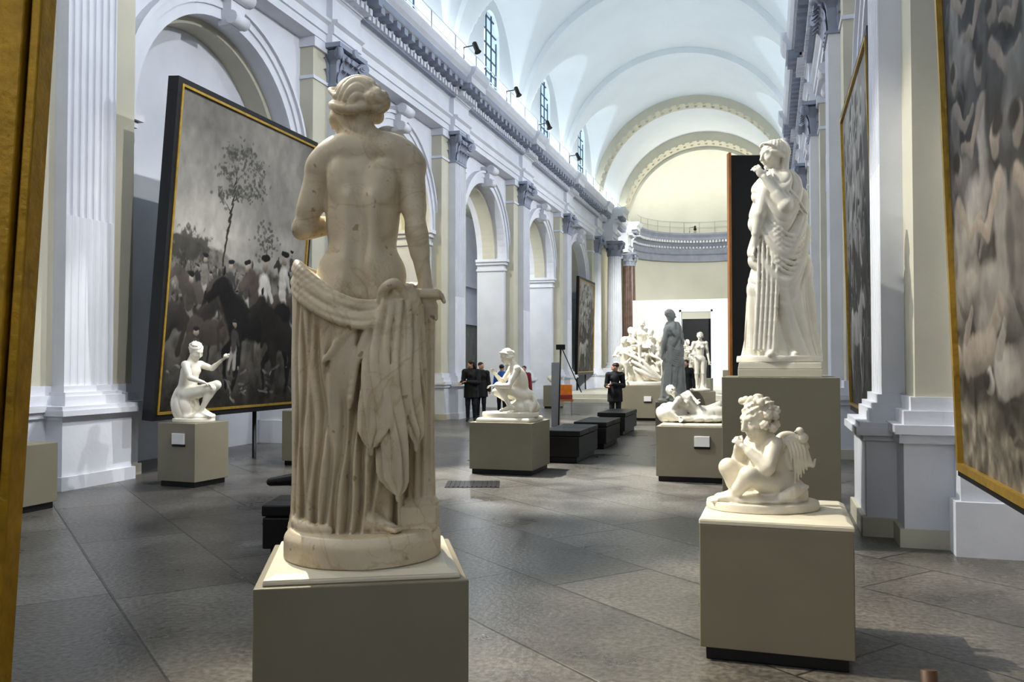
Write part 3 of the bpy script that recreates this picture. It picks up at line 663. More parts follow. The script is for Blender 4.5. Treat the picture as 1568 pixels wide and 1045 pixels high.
def robed(C,u,v,x,y,s,col,fl=1,sd=1):
    c=A(col); P=lambda a,b:(x+a*s*fl*1.15,y+b*s*.85)
    blob(C,u,v,*P(.02,-.05),.085*s,.045*s,(.018,.017,.018),8*fl,.75,.5,.6,sd,shade=.1)
    blob(C,u,v,*P(.0,-.03),.060*s,.034*s,c*.75,8*fl,nz=.35,soft=.35,seed=sd,shade=.8)
    blob(C,u,v,*P(.035,-.055),.030*s,.036*s,c*.6,-10*fl,nz=.35,soft=.35,seed=sd,shade=.8)
    limb(C,u,v,P(-.03,-.02),P(.01,-.07),.006*s,.004*s,c*.35)
    limb(C,u,v,P(-.02,-.01),P(-.012,.04),.026*s,.021*s,c*.9); blob(C,u,v,*P(-.03,.01),.012*s,.035*s,c*.4,0,.7,.6,.4,sd)
    limb(C,u,v,P(-.012,.05),P(.018,.02),.010*s,.008*s,A(.28,.225,.185)); limb(C,u,v,P(.018,.02),P(.045,.03),.007*s,.006*s,A(.28,.225,.185))
    blob(C,u,v,*P(-.008,.078),.014*s,.016*s,(.28,.23,.19),0,nz=.05,shade=.3); blob(C,u,v,*P(-.014,.086),.015*s,.012*s,(.05,.04,.033),0,nz=.2,shade=.2,soft=.4)
def body(C,u,v,x,y,s,ang,col,sd):
    a=math.radians(ang); d=A(math.cos(a),math.sin(a)); q=A(-d[1],d[0]); c=A(col)*.85
    P=lambda t,w: (x+(d[0]*t+q[0]*w)*s, y+(d[1]*t+q[1]*w)*s*.85)
    L=lambda p,r_,w0,w1,cc: limb(C,u,v,P(*p),P(*r_),w0*s,w1*s,cc)
    blob(C,u,v,x+.01*s,y-.02*s,.10*s,.03*s,(.02,.018,.016),ang,.75,.5,.6,sd,shade=.1)
    L((.05,.006),(.085,.028),.016,.012,c*.9); L((.085,.028),(.115,.010),.011,.007,c*.8)
    L((.05,-.006),(.095,-.012),.015,.010,c*.6); L((.095,-.012),(.125,-.006),.009,.006,c*.5)
    L((-.025,.0),(.05,.0),.023,.020,c); blob(C,u,v,*P(.01,-.012),.045*s,.010*s,c*.5,ang,.7,.7,.3,sd); L((-.025,.016),(.0,.036),.008,.007,c*.9)
    blob(C,u,v,*P(-.058,.002),.013*s,.013*s,c*.85,0,nz=.05); blob(C,u,v,*P(-.065,.005),.012*s,.011*s,(.04,.032,.027),0,nz=.2,soft=.4)
def cv_storm(u,v):
    C=np.zeros(u.shape+(3,)); n2=fbm(u,v,40,4,29); n=fbm(u,v,5,5,23); rd2=1-np.abs(fbm(u,v,18,4,27)*2-1)
    C[:]=A(.07,.068,.08)*(.3+1.6*n)[...,None]*(.5+.9*rd2**2)[...,None]
    for i in range(60):
        r=np.random.default_rng(i+70); x,y=r.random()*.6,.36+.62*r.random(); s_=.02+.045*r.random(); g_=[.015,.030,.05,.085,.020][r.integers(5)]
        blob(C,u,v,x,y,s_,s_*.5,(g_,g_*.98,g_*1.08),35+r.normal()*25,.8,.6,1.5,60+i,nf=30,shade=.8)
        blob(C,u,v,x+.3*s_,y+.35*s_,s_*.4,s_*.12,(g_*3,g_*2.95,g_*3.1),35+r.normal()*20,.55,.7,1.4,i,nf=40,shade=.2)
    m=np.clip((.30+.08*fbm(u,v,5,4,2)-v)/.03,0,1)[...,None]; C[:]=C*(1-m)+(A(.14,.125,.10)*(.3+1.3*rd2*n2*1.6)[...,None])*m
    for i in range(90):
        r=np.random.default_rng(i+170); blob(C,u,v,r.random()*.6,.03+.28*r.random(),.008+.025*r.random(),.004+.009*r.random(),[(.04,.035,.03),(.17,.155,.13),(.09,.08,.068)][r.integers(3)],r.normal()*15,.75,.5,1.2,i,nf=40)
    fl_=(.31,.26,.22); pl=(.33,.315,.305)
    robed(C,u,v,.10,.60,1.5,(.27,.26,.265),1,1); robed(C,u,v,.22,.55,1.6,(.12,.115,.12),-1,2); robed(C,u,v,.34,.62,1.6,(.24,.22,.21),1,3)
    robed(C,u,v,.08,.44,1.7,(.19,.175,.17),1,4); robed(C,u,v,.19,.40,1.9,(.34,.33,.32),-1,5); robed(C,u,v,.31,.45,1.8,(.11,.10,.10),1,6); robed(C,u,v,.42,.5,1.8,(.2,.2,.2),-1,7)
    robed(C,u,v,.08,.29,2.0,(.30,.275,.25),1,8); robed(C,u,v,.26,.28,2.1,(.25,.24,.23),-1,9); body(C,u,v,.11,.16,1.9,6,fl_,2); body(C,u,v,.30,.14,1.9,12,pl,3); robed(C,u,v,.40,.27,2.1,(.18,.17,.16),1,10)
    return gray(C,.45)*(.7+.6*n2)[...,None]
def painting(name,bl,br,tl,fn,fwid=.13,th=.10,nu=150,nv=190,fm='black',gold=.035,posts=True):
    bl,br,tl=A(bl),A(br),A(tl); U=nrm(br-bl); W=np.linalg.norm(br-bl); Vv=nrm(tl-bl); H=np.linalg.norm(tl-bl); N=np.cross(U,Vv)
    T=lambda a,b,c: tuple(bl+U*a+Vv*b+N*c)
    b=MB()
    us=np.linspace(0,1,nu); vs=np.linspace(0,1,nv); uu,vv=np.meshgrid(us*.999,vs*.999)
    BASE[0]=us;BASE[1]=vs; NZ.clear()
    wu=uu+(fbm(uu,vv,34,3,91)-.5)*.018; wv=vv+(fbm(uu,vv,34,3,97)-.5)*.015
    C=np.clip(fn(wu,wv),0,1)
    g=fwid+gold
    P=[[T(g+u*(W-2*g),g+q*(H-2*g),0.01) for u in us] for q in vs]
    b.grid(P,0,False)
    ncol=nu*nv
    def bar(a0,a1,b0,b1,c0,c1,mi):
        pts=[T(a,bb,c) for a in(a0,a1) for bb in(b0,b1) for c in(c0,c1)]
        b.add(pts,[(0,1,3,2),(4,6,7,5),(0,4,5,1),(2,3,7,6),(0,2,6,4),(1,5,7,3)],mi)
    for (w0,w1,c1,mi) in ((0,fwid,.03,1),(fwid,fwid+gold,.045,2)):
        bar(w0,W-w0,w0,w1,-th,c1,mi); bar(w0,W-w0,H-w1,H-w0,-th,c1,mi); bar(w0,w1,w1,H-w1,-th,c1,mi); bar(W-w1,W-w0,w1,H-w1,-th,c1,mi)
    bar(.02,W-.02,.02,H-.02,-th-.01,-.01,1)
    if posts:
        for a in (.25*W,.75*W):
            p=bl+U*a-N*(th+.09); q=tl+U*a-N*(th+.09); b.tube([(p[0],p[1],0),tuple(p+A(0,0,.1)),tuple(lerp(p,q,.8))],.035,8,1)
            for t in (.05,.7): b.tube([tuple(lerp(p,q,t)),tuple(lerp(p,q,t)+N*.12)],.03,8,1)
    o=b.obj(name,['canvas',fm,'gold'],recalc=False)
    ca=o.data.color_attributes.new('paint','FLOAT_COLOR','POINT')
    col=np.ones((len(o.data.vertices),4)); col[:ncol,:3]=C.reshape(-1,3); ca.data.foreach_set('color',col.ravel())
    return o
painting('battle_painting',(-8.1,9.66,.80),(-8.1,13.38,.80),(-7.72,9.66,5.52),cv_battle,fwid=.08,th=.14,nu=380,nv=460)
painting('history_painting',(1.16,13.6,.9),(1.16,9.95,.9),(1.06,13.6,5.3),cv_alps,nu=200,nv=260,fwid=.08)
painting('large_history_painting',(1.20,6.2,.86),(1.20,1.9,.86),(1.06,6.2,5.4),cv_storm,nu=600,nv=540,gold=.05,fwid=.04)
painting('arch_painting',(-8.75,39.2,1.0),(-8.75,43.0,1.0),(-8.65,39.2,5.7),cv_alps,nu=60,nv=80)
cR,sR=math.cos(YAW),math.sin(YAW)
g=MB()
Wf,Hf=1.7,2.6
def fbar(x0,x1,z0,z1,y0,y1,mi): g.box(x0,x1,y0,y1,z0,z1,mi)
for (a0,a1,dp,mi) in ((0,.03,.05,0),(.03,.04,.035,1),(.04,.12,.065,0),(.12,.13,.03,1),(.13,.20,.05,0),(.20,.22,.02,1)):
    fbar(-a1,-a0,a0,Hf-a0,-dp,.03,mi); fbar(-Wf+a0,-Wf+a1,a0,Hf-a0,-dp,.03,mi); fbar(-Wf+a1,-a1,a0,a1,-dp,.03,mi); fbar(-Wf+a1,-a1,Hf-a1,Hf-a0,-dp,.03,mi)
g.box(-Wf+.17,-.17,-.01,.02,.17,Hf-.17,2)
for xx in (-1.3,-.4): g.tube([(xx,.06,.3),(xx,.30,-.45)],.03,8,2); g.tube([(xx,.06,2.0),(xx,.06,-.42)],.03,8,2)
go=g.obj('gilded_picture_frame',['ochre','brown','black'],bevel=.006)
D=2.5; r=-1.488; go.location=(r*cR-D*sR,r*sR+D*cR,.42); go.rotation_euler=(0,math.radians(3.0),YAW)

# ------------------------------------------------------------------ plinths & furniture
def plinth(name,x,y,w,d,h,rot,slab=None,slabh=.035,ins=.04,label=None,kick=True):
    b=MB(); z0=.07 if kick else 0
    b.box(-w/2+.03,w/2-.03,-d/2+.03,d/2-.03,0,z0+.01,1)
    b.box(-w/2,w/2,-d/2,d/2,z0,h-(slabh if slab else 0),0)
    if slab:
        a=slab/2; c=slab*d/w/2; zz=h-slabh
        b.box(-a,a,-c,c,zz,zz+slabh*.55,2); b.frus(-a,a,-c,c,zz+slabh*.55,h,ins,2)
    if label:
        lx,lz,face=label
        b.box(lx-.1,lx+.1,-d/2-.03,-d/2,lz-.07,lz+.07,3); b.box(lx-.105,lx+.105,-d/2-.015,-d/2+.005,lz-.1,lz-.07,1)
    return b.obj(name,['plinth','black','slab','label'],(x,y,0),rot,bevel=.006)
VP=(-1.648,3.26); CP=(.018,5.08); BP=(.075,8.28)
plinth('statue_plinth',*VP,.80,.78,.80,YAW+.172,slab=.74,slabh=.035,ins=.045)
plinth('statue_plinth',*CP,.78,.76,.775,-.01,slab=.785,slabh=.048,ins=.035)
plinth('statue_plinth',*BP,.99,.95,1.60,.0,slab=.72,slabh=.13,ins=.01)
plinth('statue_plinth',-7.29,9.52,.62,.62,.82,-.10,slab=None,label=(.05,.62,'f'))
plinth('statue_plinth',-3.69,12.04,.95,.95,.80,YAW-.30,slab=.8,slabh=.06,ins=.02)
plinth('statue_plinth',-.93,11.95,1.12,.8,.78,0,slab=1.0,slabh=.04,ins=.02,label=(.05,.55,'f'))
plinth('statue_plinth',-2.02,18.5,.72,.72,.76,.1)
plinth('statue_plinth',-1.99,25.5,.85,.85,.76,.1)
plinth('statue_plinth',-3.5,24.0,1.6,1.2,.95,.1,label=(.2,.6,'f'))
plinth('statue_plinth',-7.0,11.9,.55,.55,.85,-.1)
plinth('statue_plinth',-7.80,7.25,.5,.6,.72,.0)
plinth('statue_plinth',-7.3,29.0,.6,.6,.8,.0)
plinth('statue_plinth',-3.6,35.5,2.6,1.6,.95,.0); plinth('statue_plinth',-1.1,34.8,1.4,1.2,1.3,0)
def bench(x,y,L,w,rot,h=.46):
    b=MB(); b.box(-w/2+.05,w/2-.05,-L/2+.05,L/2-.05,0,.1); b.box(-w/2,w/2,-L/2,L/2,.1,h-.1,0); 
    for a in (-.5,0): b.box(-w/2-.01,w/2+.01,a*L+.003,(a+.5)*L-.003,h-.09,h,0)
    b.obj('leather_bench',['leather'],(x,y,0),rot,bevel=.012)
bench(-3.2,13.9,1.5,.6,0,.52); bench(-3.2,16.2,1.5,.6,0,.5); bench(-3.35,19.3,1.7,.6,0,.5); bench(-7.1,14.6,1.4,.5,0,.45)
bench(-3.40,6.42,.55,1.25,YAW,.45)
b=MB(); b.box(0,.42,-.04,.04,.05,3.95,0); b.box(-.028,0,-.045,.045,.05,3.98,1); b.box(-.05,.47,-.25,.25,0,.06,0)
for k_,xx in enumerate((.0,.42)): b.tube([(xx,.05,.05),(xx,.05,3.9)],.02,6,0)
D=9.6; r=(1120-784)/1300*D; b.obj('display_panel',['black','wood'],(r*cR-D*sR,r*sR+D*cR,0),YAW)
b=MB(); b.box(-.3,.3,-.02,.02,0,.03,0); b.tube([(0,0,0),(.06,0,1.95)],.02,8,0); b.box(-.05,.16,-.06,.02,1.9,2.02,0); b.box(-.16,.04,-.015,.015,.1,1.6,1); b.tube([(.08,0,1.95),(.55,.1,.9)],.012,6,0)
b.obj('information_stand',['black','steel'],(-4.75,19.3,0),YAW)
b=MB()
for xx in (-.22,.22):
    b.tube([(xx,-.2,0),(xx,-.2,.45)],.015,6,1); b.tube([(xx,.2,0),(xx,.24,.92)],.015,6,1)
b.box(-.25,.25,-.24,.24,.43,.48,2); b.box(-.24,.24,.2,.25,.55,.92,0); b.box(-.3,.22,-.2,.18,.48,.62,3)
b.obj('orange_chair',['orange','steel','wood','red'],(-6.0,25.2,0),.3,bevel=.01)
# wooden chair, near right (only the back post tips are inside the frame)
b=MB()
for xx in (-.2,.2):
    b.tube([(xx,-.2,0),(xx,-.2,.42)],.02,8,0); b.tube([(xx,.2,0),(xx,.2,.42),(xx*1.05,.27,.75 if xx<0 else .84)],[.02,.024,.022],8,0)
b.box(-.23,.23,-.23,.23,.40,.44,0)
for o_ in (0,.02): b.grid([[(x,.27+o_-.05*math.cos(x*6)+.03,z) for x in np.linspace(-.2,.2,9)] for z in (.60,.70)],0)
b.obj('wooden_chair',['brown'],(.62,2.33,0),YAW-.3)
b=MB(); b.box(-.35,.35,-.3,.3,0,.006,0)
for xx in np.arange(-.3,.31,.06): b.box(xx-.008,xx+.008,-.27,.27,.006,.012,0)
b.obj('floor_grate',['black','stone'],(-3.75,10.55,0),.3)
def spot_body(x,y,z,tgt):
    b=MB(); d=nrm(A(tgt)-A(x,y,z)); p=A(x,y,z)
    b.tube([p-d*.14,p-d*.12,p+d*.12,p+d*.18],[.05,.07,.07,.10],12,0); b.tube([(x,y,z),(x,y,z+.05),(x-.35,y,z+.02),(x-.35,y,z-.3)],.018,6,0)
    b.obj('track_spotlight',['black'],recalc=False)
for y in (14.,17.4,22.,26.,30.,35.): spot_body(-7.75,y,10.35,(-3.8,y-1,1))
spot_body(-4.6,55.6,10.3,(-3.8,46,1))

# ------------------------------------------------------------------ VENUS
def venus():
    F=Field((-.37,-.36,-.02),(.37,.40,2.08),.0050)
    s=1.10
    J=dict(pel=(-.01,0,1.12),nk=(.012,.0,1.735),hd=(-.05,.03,1.885),hf=(-.80,.55,-.14),fw=(-.08,1,0),
      sa=(-.185,.0,1.618),sb=(.192,.0,1.634),ea=(-.262,-.01,1.365),eb=(.222,-.03,1.36),wa=(-.10,.20,1.43),wb=(.262,-.03,1.13),
      ha=(-.1,0,1.0),hb=(.1,0,1.0),ka=(-.1,.1,.62),kb=(.1,.05,.6),aa=(-.08,.02,.19),ab=(.09,-.06,.19),ta=(-.12,.2,.14),tb=(.13,.08,.14),db=(.1,-.05,-1),nb=(0,-1,0),na=(0,0,1))
    h_body(F,J,s*.97,True,k=.06)
    F.ell((-.015,.0,1.40),(.144,.105,.22),k=.05); F.ell((-.01,-.01,1.18),(.185,.13,.13),k=.05)
    F.strand([(.0,.0,1.70),(-.10,-.01,1.695),(-.175,.0,1.645)],[.058,.05,.045],k=.05); F.strand([(.0,.0,1.70),(.11,-.01,1.70),(.182,.0,1.658)],[.058,.05,.045],k=.05)
    h_hands(F,J,s,.5); h_head(F,J,s*1.02,'bun')
    for sg in (-1,1):
        F.ell((sg*.09,-.082,1.555),(.053,.028,.083),k=.035)
        F.cap((sg*.045,-.100,1.48),(sg*.045,-.100,1.22),.022,.028,k=.045)
    F.cap((.005,-.146,1.62),(-.008,-.144,1.12),.020,.025,k=.045,sub=True)
    F.strand([(-.055,-.045,1.745),(-.02,-.062,1.737),(.02,-.066,1.733),(.06,-.052,1.74)],.007,k=.003,m=3)
    GR=[([(1.15,-.262),(.6,-.262),(.12,-.268)],.020,.009),([(1.12,-.235),(.6,-.222),(.12,-.236)],.030,.010),([(1.1,-.205),(.6,-.185),(.12,-.205)],.022,.008),
        ([(1.05,-.165),(.6,-.14),(.12,-.168)],.036,.012),([(.98,-.10),(.75,-.125),(.45,-.105),(.12,-.130)],.026,.010),([(.72,-.055),(.45,-.06),(.12,-.090)],.036,.013),
        ([(1.0,.03),(.8,.005),(.5,-.012),(.12,-.045)],.046,.014),([(1.0,.085),(.7,.06),(.4,.02),(.12,.005)],.044,.014),([(1.0,.13),(.6,.115),(.3,.07),(.12,.05)],.036,.012),([(1.0,.19),(.12,.14)],.036,.013)]
    def disp(th,z,x):
        back=np.clip(-np.sin(th)*3,0,1)
        f=np.zeros_like(z)
        for pts,dp,w in GR:
            p=np.array(pts)[::-1]
            xc=np.interp(z,p[:,0],p[:,1])+.007*np.sin(11*z+dp*400); fade=np.clip((p[-1,0]-z)/.12,0,1)*(.6+.4*np.clip((1.0-z),0,1))
            f=f-dp*fade*np.exp(-((x-xc)/w)**2)+dp*.42*fade*np.exp(-((x-xc-.024)/.015)**2)
        f=f+.008*np.sin(9*z+14*x)*.5
        front=.026*sh(4.6*th+1.1*np.sin(1.9*z+1.3))-.012
        bulge=.022*np.exp(-((x+.03)/.09)**2-((z-.82)/.16)**2)+.018*np.exp(-((x-.06)/.07)**2-((z-.35)/.14)**2)
        return (f+bulge)*back+front*(1-back)
    zt=lambda X,Y: np.where(Y<.02, 1.03+ .21*np.clip((-X-.05)/.25,0,1)**.8+.10*np.clip((X-.08)/.15,0,1), 1.13)
    F.loft([(.10,-.060,.0,.252,.195),(.2,-.058,.0,.240,.188),(.55,-.048,.0,.242,.182),(.8,-.038,.0,.252,.185),(1.0,-.03,.0,.258,.19),(1.1,-.03,.0,.258,.185),(1.26,-.04,0,.235,.16)],disp,k=.006,ztop=zt)
    for i in range(5):
        o=-.027*i; q=.006*i; e_=.006*math.sin(2.3*i)
        F.strand([(-.10,.175,1.15+o),(-.25,.10,1.19+o),(-.278-q*.3,-.02,1.215+o+e_),(-.235,-.125-q,1.18+o*1.1),(-.13,-.182-q,1.10+o-e_),(-.01,-.200-q,1.045+o*.9+e_),(.09,-.19-q,1.04+o*.8),(.165,-.16,1.075+o*.7),(.21,-.09,1.11+o*.6)],[.012,.018,.021 if i%2 else .015,.016,.017 if i%2 else .012,.013,.013,.016,.018],k=.012,m=5)
    F.strand([(-.10,.175,1.15),(.08,.18,1.13),(.22,.06,1.12)],.025,k=.01)
    F.ell((.150,-.190,1.075),(.045,.03,.035),k=.015,disp=lambda a,b,g:.006*np.sin(90*a+40*g)); F.strand([(.10,-.19,1.03),(.115,-.225,1.09),(.165,-.225,1.115),(.205,-.19,1.05)],.017,k=.008)
    F.strand([(.205,-.19,1.10),(.232,-.17,1.04),(.24,-.15,.94)],[.02,.025,.02],k=.012)
    def swag(S,ph,n=3.,a=.022):
        F.loft(S,lambda th,z,x:a*sh(n*th+ph+4*z+1.2*np.sin(9*z+ph),.7)-.011,k=.006)
    swag([(.46,.070,-.225,.006,.006),(.50,.078,-.222,.028,.012),(.56,.088,-.22,.048,.018),(.8,.095,-.215,.045,.022),(1.05,.13,-.195,.035,.026)],0.)
    swag([(.27,.170,-.195,.006,.006),(.31,.163,-.195,.026,.012),(.38,.15,-.20,.042,.018),(.7,.15,-.21,.042,.024),(1.05,.155,-.195,.035,.026)],1.)
    swag([(.47,.238,-.165,.006,.006),(.52,.228,-.168,.026,.014),(.60,.212,-.175,.04,.02),(.85,.2,-.19,.04,.026),(1.05,.195,-.17,.035,.03)],2.)
    swag([(.62,.262,-.12,.006,.006),(.68,.25,-.125,.02,.02),(.85,.238,-.14,.028,.03),(1.04,.225,-.14,.03,.03)],.5)
    for p in ((.068,-.222,.45),(.170,-.195,.26),(.238,-.165,.46)): F.ell(p,(.010,.010,.022),k=.004)
    F.strand([(.10,-.20,1.0),(.04,-.205,.9),(.0,-.20,.78),(-.02,-.195,.62)],[.014,.012,.010,.006],k=.02)
    F.strand([(.05,-.2,1.0),(-.05,-.205,.90),(-.13,-.195,.80)],[.010,.010,.006],k=.02)
    F.loft([(.2,.245,-.02,.058,.058),(.6,.245,-.02,.052,.052),(1.06,.245,-.02,.055,.055)],lambda th,z,x:.004*np.cos(10*th),k=.006)
    F.box((.245,-.02,.155),(.072,.072,.050)); F.loft([(.2,.245,-.02,.07,.07),(.22,.245,-.02,.076,.076),(.24,.245,-.02,.06,.06)],k=.004)
    F.box((.265,-.04,1.085),(.065,.06,.020),rd=.012); F.cap((.265,-.04,1.03),(.265,-.04,.98),.05,.04,k=.01)
    F.ell((.115,-.20,.19),(.05,.09,.09),k=.02,sub=True)
    F.cap((.07,-.14,.155),(.14,-.17,.135),.030,.022,k=.02); F.ell((.06,-.15,.16),(.034,.04,.04),k=.02)
    for o in (-.02,-.006,.008,.021): F.cap((.135+o*.5,-.165+o,.135),(.17+o*.4,-.185+o,.128),.011,.009,k=.006)
    F.strand([(-.26,-.05,.14),(-.2,-.16,.13),(-.10,-.195,.13)],[.025,.02,.012],k=.02)
    F.loft([(.0,0,0,.325,.325),(.05,0,0,.325,.325),(.085,0,0,.322,.322),(.115,0,0,.30,.30)],k=.004)
    sculpt('venus_statue',[(F,'marble')],(VP[0],VP[1],.80),YAW)
venus()
def draped(name,loc,rot,mm,h,H=2.0,face=(-1,-.3,-.2),wid=1.,veil=True,seed=0,raised=True):
    F=Field((-.40*wid-.02,-.36,-.02),(.40*wid,.36,H+.08),h); q=H/2.0
    s=1.08*q
    J=dict(pel=(.01,.0,1.08*q),nk=(0,0,1.66*q),hd=(-.05*q,-.02,1.855*q),hf=face,fw=(-.6,-.8,0),
       sa=(-.12*q,-.09,1.58*q),sb=(.14*q,.07,1.58*q),ea=(-.20*q,-.14,1.30*q),eb=(.18*q,-.10,1.27*q),
       wa=(-.245*q,-.12,1.03*q),wb=(-.06*q,-.25,1.48*q),ka=(0,0,.5),kb=(0,0,.5),aa=(0,0,.1),ab=(0,0,.1),ta=(0,0,.1),tb=(0,0,.1),nb=(0,1,0),na=(1,0,0))
    if raised: J.update(eb=(.0*q,-.23,1.36*q),wb=(-.17*q,-.17,1.62*q))
    h_body(F,J,s*.95,True,legs=False,bust=False); h_hands(F,J,s,.8); h_head(F,J,s,'curly' if not veil else 'bun')
    def disp(th,z,x):
        zz=z/q; w=4.2*th+1.4*np.sin(2.3*zz+seed)+.8*np.sin(2*th+seed)
        d1=.055*sh(w)+.018*sh(2.6*w+1.5*zz)
        w2=13*zz+4.0*np.cos(th+1.9+seed*.7)+1.2*np.sin(3*th)
        d2=.060*sh(w2*.8)+.014*sh(w2*2.1)
        m=np.clip((zz-.60)/.25+.5*np.cos(th+2.2),0,1); return (d1*(1-m)+d2*m)-.036
    F.loft([(.05,.02,0,.315*q*wid,.25*q),(.25,.02,0,.285*q*wid,.23*q),(.6*q,.02,0,.26*q*wid,.21*q),(1.0*q,.01,0,.24*q*wid,.205*q),(1.3*q,.01,0,.230*q*wid,.195*q),(1.5*q,.01,0,.215*q*wid,.18*q),(1.63*q,.01,.01,.165*q*wid,.135*q),(1.72*q,0,.01,.09*q,.08*q)],disp,k=.008)
    F.cap(J['sa'],J['ea'],.062*s,.054*s,k=.015); F.cap(J['sb'],J['eb'],.062*s,.056*s,k=.015); F.cap(J['ea'],lerp(J['ea'],J['wa'],.6),.050*s,.040*s,k=.015)
    for i in range(8):
        o=-.048*i
        F.strand([(-.185*wid,-.10,(1.38+o*.6)*q),(-.09,-.212,(1.20+o)*q),(.06,-.222,(1.10+o)*q),(.19*wid,-.14,(1.2+o)*q),(.235*wid,.05,(1.38+o)*q)],[.006,.016,.019,.016,.008],k=.008)
    for i in range(4): F.strand([((-.12+.03*i)*wid,-.15,1.62*q),((-.04+.045*i)*wid,-.205,1.45*q),((.09+.04*i)*wid,-.185,1.30*q)],[.010,.015,.008],k=.008)
    for i in range(5):
        x=(-.225+.038*i)*wid; F.strand([(x,-.14-.014*i,1.08*q),(x-.01,-.165-.014*i,.7*q),(x-.05,-.185-.016*i,.12)],[.012,.017,.022],k=.008)
    if veil:
        c=A(J['hd']); f=nrm(face)
        for i in range(3): F.strand([c-f*(.03+.03*i)+A(.05,.08,.0),c-f*(.03+.035*i)+A(0,0,.13),c-f*(.03+.03*i)+A(.05,-.10,.0)],.014,k=.006)
        for sx in (-1,1): 
            sd=nrm(np.cross(f,(0,0,1)))*sx
            for j in range(2): F.strand([c+A(0,0,.08)-f*(.08+.03*j)+sd*.05,c+sd*.085-f*(.075+.03*j),c+sd*.08-f*.08-A(0,0,.14),c+sd*(.12-.04*j)-f*.04-A(0,0,.30)],[.02,.024,.028,.035],k=.012)
    for sx in (-1,1): F.cap((sx*.09-.05,-.22,.085),(sx*.11-.06,-.30,.07),.04,.028,k=.01)
    oval(F,(0,0),.37*q*wid,.33*q,0,.06)
    return sculpt(name,[(F,mm)],loc,rot)
draped('draped_woman_statue',(BP[0],BP[1],1.60),YAW,'marble2',.0078,2.09,wid=1.0)
draped('draped_man_statue',(-2.02,18.5,.76),YAW,'plaster_grey',.015,2.0,face=(.9,-.4,-.1),wid=.85,veil=False,seed=2,raised=False)

def cherub():
    F=Field((-.38,-.27,-.02),(.30,.27,.70),.0045)
    s=.60
    J=dict(pel=(.06,.0,.15),nk=(-.005,-.0,.40),hd=(-.05,-.03,.505),hf=(-.90,-.36,-.30),fw=(-.85,-.5,0),
      sa=(-.045,.085,.37),sb=(.02,-.10,.365),ea=(-.13,.09,.26),eb=(-.04,-.17,.245),wa=(-.155,.0,.365),wb=(-.155,-.09,.355),
      ha=(.03,.07,.12),hb=(.05,-.07,.12),ka=(-.20,.05,.22),kb=(-.14,-.16,.20),aa=(-.16,.06,.07),ab=(-.22,-.10,.075),ta=(-.26,.05,.06),tb=(-.31,-.07,.055),na=(0,-1,0),nb=(0,1,0))
    h_body(F,J,s,False,k=.06); 
    F.ell((.01,.0,.25),(.11,.105,.13),k=.05); F.ell((.05,.0,.14),(.13,.12,.10),k=.04)
    for a,b in (('ha','ka'),('hb','kb')): F.cap(J[a],J[b],.072,.05,k=.03)
    for a,b in (('ka','aa'),('kb','ab')): F.cap(J[a],lerp(J[a],J[b],.6),.048,.036,k=.02)
    for a,b in (('sa','ea'),('sb','eb')): F.cap(J[a],J[b],.043,.038,k=.02)
    for a,b in (('ea','wa'),('eb','wb')): F.cap(J[a],lerp(J[a],J[b],.7),.035,.024,k=.02)
    h_hands(F,J,s*.95,1.1); h_head(F,J,.98,'curly')
    c=A(J['hd'])
    for th_ in (-60,-30,0,30,60): F.ell(c+nrm((-.9,-.36,0))*.045+A(-.36,.9,0)*.10*math.sin(math.radians(th_))+A(0,0,.085+.025*math.cos(math.radians(th_))),.022,k=.006)
    F.ell(c+A(.0,0,.125),(.028,.022,.018),k=.01)
    for p in ((.075,-.06,.02),(.09,-.03,-.03),(.06,-.08,-.045),(.095,-.02,.05),(.03,-.095,.03),(.01,-.095,-.03),(.08,.04,-.03)): F.ell(c+A(p),.027,k=.008,disp=lambda a,b,g:.003*np.sin(220*a)*np.sin(200*g))
    for y0,dx in ((-.09,0.),(.11,.02)):
        F.ell((.135+dx,y0+.012,.30),(.05,.014,.085),k=.01)
        F.strand([(.06+dx,y0+.02,.34),(.11+dx,y0,.395),(.17+dx,y0,.395),(.205+dx,y0,.35)],[.016,.02,.02,.014],k=.01)
        for i in range(8):
            a0=(.10+dx+.014*i,y0-.010,.375-.004*i); b0=(.13+dx+.014*i,y0-.018,.29-.006*i); c0=(.135+dx+.016*i,y0-.012,.145+.020*i)
            F.strand([a0,b0,c0],[.009,.011,.005],k=.0015,m=5)
        for i in range(5):
            F.strand([(.09+dx+.02*i,y0-.016,.385),(.105+dx+.02*i,y0-.026,.33),(.11+dx+.021*i,y0-.022,.27)],[.009,.011,.005],k=.0015,m=4)
    F.ell((.17,-.13,.405),(.03,.025,.03),k=.01); F.ell((.15,-.135,.445),(.022,.020,.021),k=.012); F.cap((.135,-.14,.447),(.115,-.145,.438),.008,.003,k=.004)
    F.ell((.09,.02,.09),(.14,.16,.08),k=.02,disp=lambda a,b,g:.012*sh(30*a+10*b)+.006*np.sin(55*b))
    F.ell((-.02,-.02,.06),(.24,.18,.035),k=.02,disp=lambda a,b,g:.004*np.sin(60*a)+.004*np.sin(45*b))
    for i in range(5): F.strand([(.20,-.10+.03*i,.13),(.10,-.17,.09+.01*i),(-.02,-.17+.01*i,.06)],[.012,.016,.01],k=.006)
    oval(F,(-.02,0),.315,.24,0,.045)
    sculpt('cupid_statue',[(F,'marble2')],(CP[0]-.05,CP[1]-.015,.775),YAW)
cherub()
